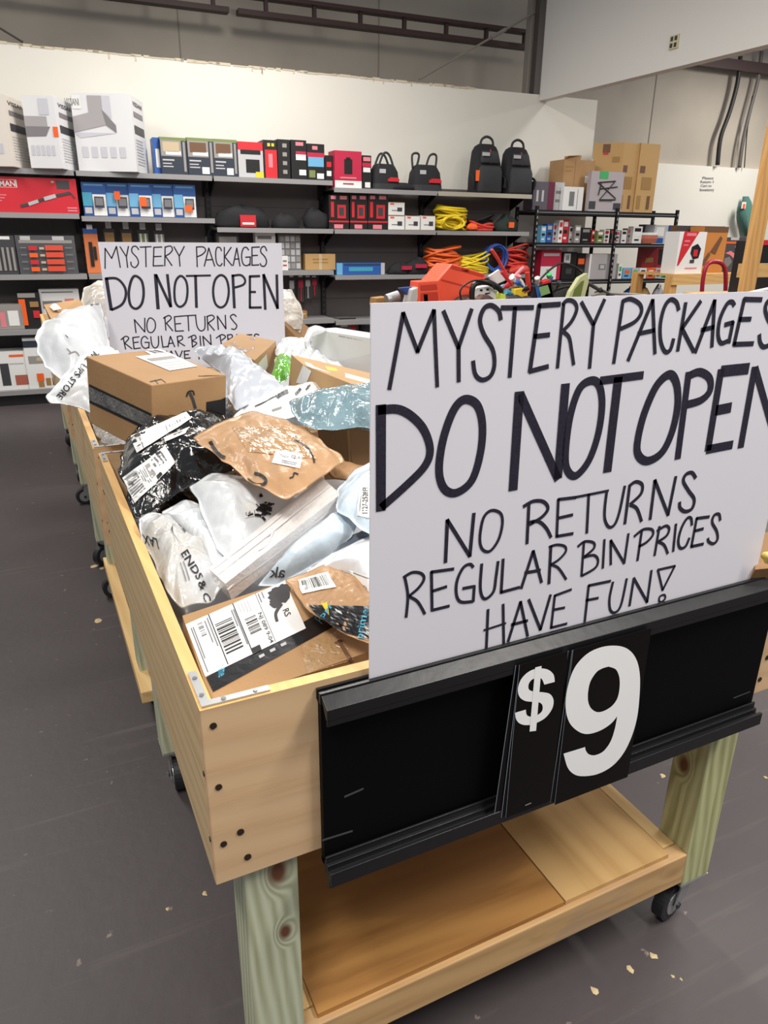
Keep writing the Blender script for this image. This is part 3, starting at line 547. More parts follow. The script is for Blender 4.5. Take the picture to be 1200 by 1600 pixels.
blob('work_gloves', 'black and crimson gloves nearest the orange cord coil', 'gloves', (650, 424), 1.18, .1, .32, .2, .16, FABRIC, [('trim', (-.06, .08, -.12, -.1, .07, .11), MAGENTA)], seed=12)
coil('coiled_cord', 'big orange coiled extension cord on the third shelf', (690, 420), 1.18, .17, .24, .16, .3, 16, OC, seed=13, r=.014)
coil('coiled_cord', 'tangled yellow cord between the orange coil and the blue cord', (737, 420), 1.18, .15, .22, .14, .24, 11, YC, seed=14, r=.011)
coil('coiled_cord', 'upright blue cord loop on the third shelf', (772, 425), 1.18, .12, .15, .16, .1, 8, BC, flat=False, seed=15, r=.012)
coil('coiled_cord', 'red orange coiled cord at the right end of the third shelf', (800, 420), 1.18, .2, .2, .14, .32, 12, RC, seed=16, r=.014)
blob('hand_tool', 'red tool with a black grip in front of the red orange coil', 'hand tool', (812, 424), 1.18, .02, .3, .1, .1, RC, seed=17)
# --- low levels left
sbox('small_box', 'grey box with two white pictures on the fourth shelf', 'box', (-20, 476, 36, 514), .717, .05, .2, GREYWARM, [(.35, .3, .5, .9, PINK), (.58, .25, .88, .85, WHITE)])
sbox('tool_pack', 'black tool pack with a bright orange strip on the fourth shelf', 'hanging pack', (31, 457, 65, 513), .717, .06, .12, BLACK, [(.0, .18, .3, .9, ORANGE, .01), (.0, .02, .8, .14, GREYWARM, .01), (.5, .25, .9, .4, TAN, .01), (.6, .5, .9, .7, REDP, .01)])
sbox('cookware_box', 'flat white cookware box leaning on the fourth shelf', 'box', (64, 452, 126, 508), .717, .1, .2, WHITE, [(.06, .06, .85, .09, INK2), (.06, .3, .55, .5, INK2), (.62, .25, .85, .6, PINK)])
sbox('appliance_box', 'white box with a dark appliance printed on it, bottom shelf left', 'box', (-30, 550, 46, 607), .15, .04, .25, WHITE, [(.4, .3, .58, .88, DGREY), (.62, .08, .92, .14, ORANGE), (.68, .62, .95, .88, pm('food_print', (175, 95, 80), .5)), (.6, .3, .9, .33, LGREY)])
sbox('appliance_box', 'taller white box with an orange sticker on the bottom shelf', 'box', (40, 528, 90, 604), .15, .03, .25, WHITE, [(.0, .05, .5, .18, NAVY), (.1, .35, .9, .5, GREYWARM), (.35, .38, .95, .45, BEIGE, .003), (.28, .7, .5, .85, ORANGE, .004), (.3, .86, .48, .98, TAN), (.55, .8, .7, .95, TAN), (.75, .8, .92, .95, BROWNP)])
# --- hanging tools below shelf, bay 3
for k, (x, mt) in enumerate(((456, LGREY), (470, MAGENTA), (481, LGREY), (491, MAGENTA))):
    sbox('hanging_tool', ['pale carded tool hanging just right of the far sign', 'crimson carded tool hanging between two pale ones', 'pale carded tool hanging between two crimson ones', 'crimson carded tool hanging rightmost of four'][k], 'hanging pack', (x - 5, 434, x + 5, 484 - 3 * k), .86 + .03 * k, .2, .02, DGREY, [(.15, .1, .85, .4, mt, .01), (.4, .4, .6, .95, REDP if k % 2 else LGREY, .01), (.2, -.1, .8, -.02, WHITE, .004)], group='carded tools hanging right of the far sign')
sbox('small_box', 'tiny tan box on the fourth shelf right of the far sign', 'box', (468, 486, 480, 500), .727, .1, .1, TAN, [(.2, .3, .8, .5, BEIGE)])
sbox('storage_bin', 'grey container with a reddish side low on the shelf left of the near sign', 'container', (530, 497, 556, 540), .5, .12, .2, pm('bin_grey', (118, 114, 110), .5), [(.7, .2, .95, .6, REDP), (.1, .35, .5, .45, WHITE), (.0, .0, 1, .08, BLACK)])
mm = M(); c = P(574, 505, off=.1); mm.tube([c + WD * .1 * math.cos(t / 12 * 6.283) + WN * .1 * math.sin(t / 12 * 6.283) for t in range(12)], .01, CYAN, 6, closed=True); mm.tube([c - V((0, 0, .12)), c - V((0, 0, .005))], .1, BLKPL, 16)
tag(mm.build('paint_can', c - V((0, 0, .12)), smooth=False), 'black container with a cyan rim low on the shelf beside the near sign', 'container')

# ================================================================ BLACK RACK right of shelving
base = Wp(6.25, .2, 0); t = empty('wire_rack', base, 'black slotted-post rack with three shelves right of the grey shelving', 'rack')
RK = pm('rack_black', (26, 26, 28), .45, .3)
for z in (1.89, 1.525, 1.095, .7):
    for a0, a1 in ((5.2, 6.37), (6.39, 7.33)):
        mm = M(); mm.wbox(a0, a1, .0, .03, z - .05, z, RK); mm.wbox(a0, a1, .42, .45, z - .05, z, RK); mm.wbox(a0, a1, .03, .42, z - .02, z - .004, pm('rack_deck', (58, 58, 62), .5)); mm.wbox(a0 + .02, a1 - .02, -.003, 0, z - .032, z - .022, INK2); mm.build('rack_shelf', base, t)
for a in (5.2, 6.37, 7.32):
    for o_ in (.0, .43):
        mm = M(); mm.wbox(a - .005, a + .03, o_ - .012, o_ + .02, 0, 1.93, RK)
        for k in range(28): mm.wbox(a + .006, a + .02, o_ - .0145, o_ - .012, .1 + .065 * k, .13 + .065 * k, GREYWARM)
        mm.build('rack_post', base, t)
PURP = pm('purple_grey_print', (92, 86, 96), .5)
sbox('faucet_box', 'dark grey box with a maroon end on top of the black rack', 'box', (833, 284, 866, 326), 1.89, .12, .2, PURP, [(.7, 0, 1, 1, pm('maroon_print', (105, 30, 60), .5)), (.15, .3, .25, .7, LGREY), (.4, .3, .5, .7, LGREY)])
sbox('small_box', 'narrow pale box behind the clear box on the rack top', 'box', (865, 285, 881, 326), 1.89, .16, .2, LGREY, [(.2, .3, .8, .4, INK2), (.2, .6, .6, .7, INK2)])
ob, g = sbox('open_carton', 'open cardboard carton with raised flaps on the rack top', 'carton', (879, 250, 927, 326), 1.89, .2, .3, CARD, [(.35, 0, .36, 1, CREASE), (.05, .12, .3, .15, TAN), (.05, .2, .25, .23, TAN), (.7, .3, .88, .44, WHITE)])
o, ex, ey, wd, h, dep = g; mm = M(); q = o + V((0, 0, h)); mm.hexa([q, q + ex * wd * .5, q + ex * wd * .5 + ey * .01, q + ey * .01, q + V((0, 0, .03)) - ey * .08, q + ex * wd * .5 + V((0, 0, .05)), q + ex * wd * .55 + V((0, 0, .05)) + ey * .01, q + V((0, 0, .03)) + ey * .01], CARD); c = mm.build('carton_flap', ob.location); c.parent = ob; c.location = (0, 0, 0)
sbox('clear_pack', 'white clear-fronted pack leaning before the open carton', 'box', (880, 292, 911, 326), 1.89, .1, .07, WHITE, [(.3, .2, .55, .8, INK2), (.7, .1, .72, .95, INK2)])
sbox('massage_chair_box', 'grey box printed with a black folding frame and a green sticker', 'box', (922, 268, 973, 328), 1.89, .03, .07, pm('lilac_grey_print', (176, 168, 172), .5), [(.25, .0, .5, .18, GREENP, .004), (.0, .75, .2, .95, DGREY), (.75, .78, .98, .95, DGREY), (.3, .72, .7, .76, INK2)])
o = P(945, 300, off=.045); mm = M()
for a, b_ in (((935, 285), (962, 310)), ((962, 283), (937, 312)), ((935, 285), (962, 283)), ((937, 312), (962, 312)), ((938, 295), (965, 292)), ((935, 305), (940, 285))):
    mm.tube([P(*a, off=.02), P(*b_, off=.02)], .007, BLACK, 5)
ob = bpy.data.objects['massage_chair_box']; c = mm.build('frame_print', ob.location); c.parent = ob; c.location = (0, 0, 0)
C1 = pm('tall_carton_a', (192, 154, 100), .7)
def tall_carton(xl, xc, xr, yt, label, off):
    a0 = wl(xl, 275, off)[0]; ac = wl(xc, 275, off)[0]; a1 = wl(xr, 275, off)[0]; z0 = 1.892; h = wl(xc, yt, off)[1] - z0
    # front face leftwards (angled back) and right face
    o = Wp(ac, off, z0); ex = Wp(wl(xl, 275, off + .22)[0], off + .22, z0) - o if xl < xc - 5 else WN * .25; ey = Wp(a1, off + .02, z0) - o
    if xl < xc - 5: e1, e2 = ex, ey
    else: e1, e2 = ex, ey
    base = o + (e1 + e2) / 2
    t = empty('tall_carton', base, label, 'carton', 'tall brown cartons on the black rack'); M().hexa([o, o + e2, o + e1 + e2, o + e1, o + V((0, 0, h)), o + e2 + V((0, 0, h)), o + e1 + e2 + V((0, 0, h)), o + e1 + V((0, 0, h))], C1).build('carton_body', base, t)
    pr = M(); nrm = V((0, 0, 1)).cross(e2).normalized(); nrm = -nrm if nrm.dot(WN) > 0 else nrm
    f = lambda u, v: o + e2 * u + V((0, 0, h * (1 - v))) + nrm * .003
    for u0, v0, u1, v1, mt in ((.1, .32, .35, .42, BROWNP), (.25, .48, .75, .66, TAN), (.1, .75, .3, .95, TAN), (.62, .75, .78, .95, BROWNP)): pr.quad([f(u0, v1), f(u1, v1), f(u1, v0), f(u0, v0)], mt)
    if xl < xc - 5:
        n2 = e1.cross(V((0, 0, 1))).normalized(); n2 = -n2 if n2.dot(WN) > 0 else n2
        g_ = lambda u, v: o + e1 * u + V((0, 0, h * (1 - v))) + n2 * .003
        for u0, v0, u1, v1, mt in ((.45, .02, .7, .14, BROWNP), (.5, .14, .68, .17, REDP), (.1, .2, .35, .28, TAN)): pr.quad([g_(u0, v1), g_(u1, v1), g_(u1, v0), g_(u0, v0)], mt)
    pr.build('printed_artwork', base, t)
tall_carton(924, 970, 996, 222, 'wider tall brown carton showing two faces on the black rack', .12)
tall_carton(998, 996, 1028, 223, 'slim tall brown carton at the right end of the black rack', .12)
# rack level 2 small goods
rn = random.Random(21)
PLB = ['light blue package at the left end of the rack middle shelf', 'blue package with pale print, second from left on the rack middle shelf', 'pale grey package with red print left of the tall white one', 'tall white package just left of the red one on the rack shelf', 'bright red tall package on the rack middle shelf', 'pale grey package with black print right of the red one', 'warm grey package with white print, middle of the rack shelf', 'widest black package on the rack middle shelf', 'short red package right of the widest black one', 'short olive green package on the rack middle shelf', 'short white package with red print left of the centre post', 'narrow black package with red print near the centre post', 'pale grey package touching the rack centre post', 'white package just right of the rack centre post', 'warm grey package with red print right of the centre post', 'white package with a black symbol beside the reddish tub']
L2 = [(845, 853, 353, LBLUE, WHITE), (854, 863, 350, BLUEP, LGREY), (864, 872, 349, LGREY, REDP), (873, 879, 344, WHITE, REDP), (879, 888, 343, REDP, WHITE), (889, 897, 354, LGREY, BLACK), (898, 907, 352, GREYWARM, WHITE), (908, 923, 356, BLACK, GREYWARM), (924, 932, 360, REDP, WHITE), (933, 943, 361, OLIVE, WHITE), (944, 952, 359, WHITE, REDP), (953, 960, 358, BLACK, REDP), (961, 968, 361, LGREY, REDP),
      (971, 979, 360, WHITE, BLACK), (980, 988, 357, GREYWARM, REDP), (989, 1003, 354, WHITE, BLACK)]
cn = {LBLUE: 'light blue', BLUEP: 'blue', LGREY: 'pale grey', WHITE: 'white', REDP: 'red', GREYWARM: 'warm grey', BLACK: 'black', OLIVE: 'olive green'}
for k, (x0, x1, yt, c1, c2) in enumerate(L2):
    where = 'at the left end' if k == 0 else ('left of the taller red box' if k < 4 else ('tallest on the shelf' if k == 4 else ('left of the rack centre post' if k > 10 and k < 13 else ('just right of the centre post' if k == 13 else ('before the coloured tub' if k == 15 else 'on the middle stretch')))))
    sbox('small_package', PLB[k], 'package', (x0, yt, x1, 378), 1.527, .1 + .03 * (k % 3), .1, c1, [(.15, .1, .85, .3, c2), (.2, .45, .8, .6, BLACK if c2 != BLACK else WHITE), (.2, .75, .7, .85, c2)], group='small packages on the rack middle shelf')
mm = M(); c = P(1012, 374, off=.12); c.z = 1.528; mm.tube([c, c + V((0, 0, .06)), c + V((0, 0, .062)), c + V((0, 0, .1)), c + V((0, 0, .101))], [.1, .12, .12, .12, .02], pm('tub_red', (190, 110, 90), .4), 20); mm.tube([c + V((0, 0, .1)), c + V((0, 0, .13))], .125, WHITE, 20)
tag(mm.build('plastic_tub', c), 'round reddish tub with a white lid on the rack middle shelf', 'tub')
sbox('blue_box', 'blue and white box with diagonal print at the right end of the rack middle shelf', 'box', (1022, 352, 1052, 378), 1.527, .1, .2, LGREY, [(.7, 0, 1, .4, BLUEP), (.0, .7, .5, 1, BLUEP), (.1, .1, .5, .6, WHITE)])
sbox('dark_box', 'dark navy box behind the tub on the rack middle shelf', 'box', (1005, 351, 1024, 376), 1.527, .28, .1, NAVY, [(.2, .1, .8, .2, BEIGE)])
# level 3
sbox('heater_box', 'crimson box with a white lower half on the rack bottom visible shelf', 'box', (845, 391, 876, 437), 1.097, .12, .2, MAGENTA, [(.0, .55, .8, 1, WHITE), (.1, .1, .9, .2, LGREY), (.3, .65, .4, .8, INK2)])
sbox('dark_box', 'black appliance box with a white circle panel on the rack', 'box', (878, 394, 900, 437), 1.097, .12, .2, BLACK, [(.1, .05, .55, .4, LGREY), (.2, .12, .45, .3, DGREY), (.3, .6, .7, .8, DGREY)])
sbox('dark_box', 'black box with a bright orange sticker on the rack', 'box', (901, 396, 917, 437), 1.097, .14, .2, BLACK, [(.1, .2, .7, .42, ORANGE), (.3, .6, .8, .8, DGREY)])
sbox('vent_box', 'silver grey box with a square emblem on the rack', 'box', (920, 397, 963, 438), 1.097, .06, .2, pm('silver_print', (176, 172, 174), .4), [(.0, .0, .06, 1, WHITE), (.35, .4, .6, .62, INK2), (.4, .44, .55, .58, LGREY, .004)])
for k, (x0, x1, c1, c2) in enumerate(((966, 972, WHITE, GREENP), (973, 986, LBLUE, ORANGE), (987, 998, LGREY, GREENP), (999, 1010, WHITE, BLACK), (1011, 1023, ORANGE, WHITE), (1024, 1034, LGREY, REDP), (1035, 1044, GREENP, WHITE))):
    sbox('small_package', ['slim white and green package at the rack centre post, lower shelf', 'pale blue package with an orange spot on the lower rack shelf', 'pale grey package with green print on the lower rack shelf', 'white package with black print on the lower rack shelf', 'orange package with white print on the lower rack shelf', 'pale grey package with red print on the lower rack shelf', 'green package at the right end of the lower rack shelf'][k], 'package', (x0, 419 if k else 412, x1, 434), 1.097, .08, .1, c1, [(.2, .2, .8, .5, c2), (.2, .65, .7, .8, DGREY)], group='small packages on the lower rack shelf')
sbox('grinder_box', 'red box behind the rack with a black and red tool picture', 'box', (1003, 385, 1053, 425), 1.2, .3, .1, pm('dim_red', (160, 40, 40), .5), [(.5, .1, 1, .8, BLACK), (.62, .25, .88, .65, REDP, .003), (.1, .5, .35, .7, TAN)])
for k, (x, mt, lb) in enumerate(((985, BLUEP, 'dark blue bundle low on the rack above the near sign'), (1005, TAN, 'tan bundle low on the rack above the near sign'), (1030, LGREY, 'crumpled pale bag low on the rack above the near sign'))):
    blob('bundle', lb, 'bundle', (x, 455), .7, .1, .25, .2, .28, mt, seed=30 + k)

# ================================================================ RIGHT SIDE: plywood table, tool boxes, jacket, post
PINE = wood('pine_board_x', (222, 180, 118), (190, 140, 80), 0, ring=14, dist=4, amt=.4)
PINEZ = wood('pine_board_z', (222, 172, 108), (186, 130, 70), 2, ring=14, dist=4, amt=.45)
YT = 6.0
p0 = P(1050, 431, Y=YT); p1 = P(1200, 424, Y=YT); zt = (p0.z + p1.z) / 2; base = V(((p0.x + p1.x) / 2, YT + .3, 0))
t = empty('wooden_table', base, 'pale wooden table under the boxed tools at the right', 'table')
M().box((p0.x, YT, zt - .02), (8.3, YT + .6, zt), PINE).build('tabletop', base, t)
M().box((p0.x, YT - .02, zt - .11), (8.3, YT, zt), PINE).build('apron', base, t)
for x in (p0.x, 8.2):
    for y in (YT, YT + .5): M().box((x, y, 0), (x + .09, y + .09, zt - .02), PINEZ).build('leg', base, t)
ZT = zt
def tbox(name, label, x0, y0, x1, y1, Y, dep, mat, prints, text=()):
    a = P(x0, (y0 + y1) / 2, Y=Y); b_ = P(x1, (y0 + y1) / 2, Y=Y); zt_ = P((x0 + x1) / 2, y0, Y=Y).z; base = V(((a.x + b_.x) / 2, Y + dep / 2, ZT)); mm = M(); mm.box((a.x, Y, ZT + .001), (b_.x, Y + dep, zt_), mat)
    h = zt_ - ZT; wd = b_.x - a.x
    for q in prints:
        u = [(p_[0], p_[1]) for p_ in q[0]]; e = q[2] if len(q) > 2 else .003; mm.add([(a.x + wd * s_, Y - e, ZT + h * (1 - v)) for s_, v in u][::-1], [list(range(len(u)))], q[1])
    return tag(mm.build(name, base), label, 'box')
R4 = lambda a, b, c, d: [(a, b), (c, b), (c, d), (a, d)]
tbox('power_tool_box', 'white box with a red slanted panel and a black and red tool', 1058, 362, 1100, 431, YT + .04, .2, WHITE, [([(.15, 0), (.7, 0), (.1, .8), (.05, .8)], REDP), (R4(.25, .03, .6, .1), PINK, .004), (R4(.2, .2, .4, .24), PINK, .004), (R4(.18, .3, .36, .33), PINK, .004), ([(.5, .35), (.7, .28), (.85, .4), (.8, .62), (.6, .65), (.48, .5)], BLACK, .005), (R4(.58, .42, .74, .58), REDP, .006), (R4(.5, .66, .66, .74), DGREY, .005), (R4(.35, .85, .8, .88), PINK)])
tbox('leaf_blower_box', 'orange brown box printed with a dark garden tool', 1096, 354, 1133, 428, YT + .2, .2, pm('orange_brown_box', (196, 128, 62), .6), [(R4(0, 0, 1, .12), BROWNP), ([(.35, .55), (.7, .2), (.8, .25), (.6, .6)], BROWNP, .004), ([(.05, .8), (.3, .55), (.4, .6), (.2, .85)], BROWNP, .004)])
tbox('long_box', 'long dark box behind the white power tool box', 1054, 353, 1128, 420, YT + .44, .1, BROWNP, [(R4(0, 0, 1, .1), DGREY), (R4(.75, .05, .78, .12), WHITE)])
tbox('saw_box', 'dark grey box with a pink tool picture and an orange stripe', 1130, 371, 1180, 424, YT + .25, .3, pm('charcoal_box', (74, 74, 78), .5), [(R4(0, .12, 1, .18), ORANGE), (R4(.15, .0, .4, .08), LGREY), ([(.05, .45), (.2, .38), (.4, .5), (.45, .7), (.35, .62), (.2, .5)], PINK, .004), ([(.05, .6), (.2, .55), (.3, .7), (.2, .85), (.05, .8)], INK2, .004), (R4(.7, .25, .95, .45), GREYWARM), (R4(.5, .8, .95, .95), GREYWARM), ([(.3, .25), (.48, .2), (.52, .5), (.45, .55)], GREYWARM, .004)])
# hanging jacket
TEAL = pm('teal_cloth', (92, 142, 132), .8, bump=(25, .4)); c = P(1167, 340, off=1.8); mm = M(); vs = []; rows = []
pts = [(1165, 307, 4), (1167, 315, 10), (1168, 327, 14), (1169, 340, 14), (1170, 352, 11), (1170, 362, 9), (1170, 369, 7)]
for (x, y, hw) in pts:
    cc = P(x, y, off=1.8); s_ = hw / 1133 * 10.5
    for j in range(12):
        an = 2 * math.pi * j / 12; vs.append(cc + WD * math.cos(an) * s_ * (1 + .12 * math.sin(5 * an)) + WN * math.sin(an) * .05)
mm.add(vs, [(i * 12 + j, i * 12 + (j + 1) % 12, (i + 1) * 12 + (j + 1) % 12, (i + 1) * 12 + j) for i in range(len(pts) - 1) for j in range(12)], TEAL)
t = empty('hanging_jacket', c, 'teal jacket hanging on the white wall beside the wooden post', 'jacket'); mm.build('jacket_body', c, t, smooth=True)
mm = M(); mm.tube([P(1160, 318, off=1.74), P(1157, 330, off=1.74), P(1160, 342, off=1.74), P(1166, 368, off=1.75)], [.05, .06, .07, .03], pm('teal_dark_cloth', (72, 112, 104), .8), 8); mm.build('sleeve', c, t, smooth=True)
mm = M(); q = P(1161, 326, off=1.66); mm.obox(q - WD * .04, WD * .09, WN * .005, V((0, 0, .1)), WHITE); mm.obox(q - WD * .015 - WN * .004, WD * .045, WN * .003, V((0, 0, .07)), ORANGE); mm.build('badge', c, t)
# handwritten note on wall
def glyph_line(mm, s_, x0, y0, x1, y1, off, mat):
    vs, fs = text2d(s_); mm.add([P(x0 + (x1 - x0) * x, y1 - (y1 - y0) * y, off=off) for x, y in vs], fs, mat)
mm = M()
for s_, x0, y0, x1, y1 in (('Please', 1098, 276, 1115, 280), ('Return 1', 1095, 282, 1115, 286), ('Cart to', 1095, 288, 1112, 292), ('Inventory', 1094, 294, 1116, 300)): glyph_line(mm, s_, x0, y0, x1, y1, 1.893, INK2)
tag(mm.build('wall_writing', P(1105, 290, off=1.893)), 'small handwritten lines on the white wall at the right', 'handwriting')
YP = 3.2; a = P(1160, 457, Y=YP); b_ = P(1179, 457, Y=YP)
base = V((a.x + .07, YP, 0)); t = empty('lumber_frame', base, 'upright wooden post with a cross rail at the right edge', 'wooden frame')
M().box((a.x, YP, 0), (b_.x, YP + .04, 2.35), PINEZ).build('post', base, t, bevel=.003)
p = P(1190, 420, Y=YP + .04); M().box((a.x + .02, YP + .04, p.z - .05), (a.x + 1.2, YP + .08, p.z + .03), PINE).build('rail', base, t)
M().box((a.x + 1.1, YP, 0), (a.x + 1.24, YP + .04, 2.35), PINEZ).build('post', base, t)
p = P(1193, 393, Y=4.4); M_ = M(); M_.box((p.x - .1, 4.4, p.z - .35), (p.x + .3, 4.6, p.z + .08), BLACK); M_.box((p.x - .1, 4.395, p.z + .05), (p.x + .3, 4.4, p.z + .09), REDP); M_.box((p.x - .08, 4.395, p.z - .14), (p.x + .3, 4.4, p.z - .1), BEIGE)
tag(M_.build('stacked_box', (p.x, 4.5, p.z - .35)), 'black box with a red top band seen past the wooden post', 'box')
M().box((p.x - .3, 4.3, 0), (p.x + .8, 4.9, p.z - .352), PINE).build('wooden_platform', (p.x, 4.6, 0)); tag(bpy.data.objects['wooden_platform'], 'pale wooden platform at the right edge behind the post', 'platform')
# hand truck handle
HT = pm('dark_red_paint', (158, 28, 52), .35); Yh = 5.2; mm = M(); ptsx = [(1096, 470), (1098, 440), (1102, 420), (1108, 411), (1118, 409), (1128, 412), (1133, 422), (1134, 440), (1133, 470)]
q = cr([P(x, y, Y=Yh) for x, y in ptsx]); lo = [V((q[0].x, Yh, .2))]; hi = [V((q[-1].x, Yh, .2))]
base = V((q[0].x, Yh, 0)); t = empty('hand_truck', base, 'dark red looped hand truck handle behind the near sign', 'hand truck')
mm.tube(lo + q + hi, .02, HT, 10); mm.build('handle_frame', base, t, smooth=True)
M().box((q[0].x, Yh - .2, .05), (q[-1].x, Yh, .2), HT).build('toe_plate', base, t)
for x in (q[0].x - .04, q[-1].x + .04):
    mm = M(); mm.tube([V((x - .02, Yh + .05, .1)), V((x + .02, Yh + .05, .1))], .1, RUBBER, 20); mm.build('wheel', base, t)

# ================================================================ WOODEN BINS
SIDEW = wood('box_board_y', (214, 186, 143), (184, 152, 106), 1, ring=16, dist=5, amt=.35)
FRONTW = wood('box_board_x', (216, 182, 142), (190, 148, 104), 0, ring=11, dist=3, amt=.28)
EDGE = wood('box_top_edge', (230, 184, 120), (212, 160, 94), 1, ring=30, dist=3, amt=.3, rough=.45)
PLYS = wood('shelf_plywood_y', (208, 170, 114), (178, 134, 78), 1, ring=8, dist=7, amt=.4)
PLYD = wood('shelf_plywood_x', (180, 132, 74), (134, 88, 44), 0, ring=7, dist=9, amt=.55, patch=(4.2, (150, 106, 62), .75))
RAILW = wood('shelf_rail_x', (208, 170, 120), (172, 130, 84), 0, ring=12, dist=5, amt=.4, knots=(((1.05, 0, .2), .014), ((.66, 0, .2), .01)), patch=(6, (178, 150, 124), .5))
RAILY = wood('shelf_rail_y', (232, 198, 140), (200, 156, 98), 1, ring=12, dist=5, amt=.4)
LEGK = wood('treated_post_knots', (208, 212, 184), (152, 154, 118), 2, ring=30, dist=2.5, amt=.6, knots=(((.055, .0, .635), .012), ((.062, .0, .50), .008), ((.09, .05, .3), .006)))
LEGZ = wood('treated_post', (196, 196, 150), (144, 142, 94), 2, ring=24, dist=4, amt=.65, knots=(((-.002, .055, .455), .011),))
def caster(pos, parent, base, ang=0, wr=.052):
    """swivel caster under a leg; pos = centre of plate underside of leg"""
    x, y, z = pos; ca, sa = math.cos(ang), math.sin(ang); fx = V((sa, ca, 0)); sx = V((ca, -sa, 0)); c = V((x, y, 0))
    e = bpy.data.objects.new('caster', None); COL.objects.link(e); e.parent = parent
    M().box((x - .045, y - .045, z - .006), (x + .045, y + .045, z), STEEL).build('mounting_plate', base, e)
    wc = c + fx * -.03 + V((0, 0, wr))
    mm = M(); mm.tube([wc - sx * .016, wc - sx * .014, wc + sx * .014, wc + sx * .016], [wr * .9, wr, wr, wr * .9], RUBBER, 28); mm.build('wheel', base, e)
    mm = M(); mm.tube([wc - sx * .018, wc + sx * .018], wr * .62, STEEL, 20); mm.tube([wc - sx * .03, wc + sx * .03], .008, DSTEEL, 8); mm.build('hub', base, e)
    mm = M(); top = c + V((0, 0, z - .006))
    for s in (-1, 1):
        a_ = wc + sx * s * .022; mm.hexa([a_ - fx * .014 - V((0, 0, .01)), a_ + fx * .014 - V((0, 0, .01)), a_ + fx * .014 + sx * s * .003 - V((0, 0, .01)), a_ - fx * .014 + sx * s * .003 - V((0, 0, .01)),
                                           top - V((0, 0, .012)) + sx * s * .024 - fx * .03, top - V((0, 0, .012)) + sx * s * .024 + fx * .03, top - V((0, 0, .012)) + sx * s * .028 + fx * .03, top - V((0, 0, .012)) + sx * s * .028 - fx * .03], STEEL)
    mm.tube([top - V((0, 0, .022)), top], .03, STEEL, 16); mm.build('fork', base, e)
ZSC = pm('zinc_screw', (150, 152, 154), .3, .8)
def screw(p, n, r, parent, base, mt=None):
    mm = M(); mm.tube([V(p), V(p) + V(n) * .0015], r, mt or SCREW, 12); mm.build('screw', base, parent)
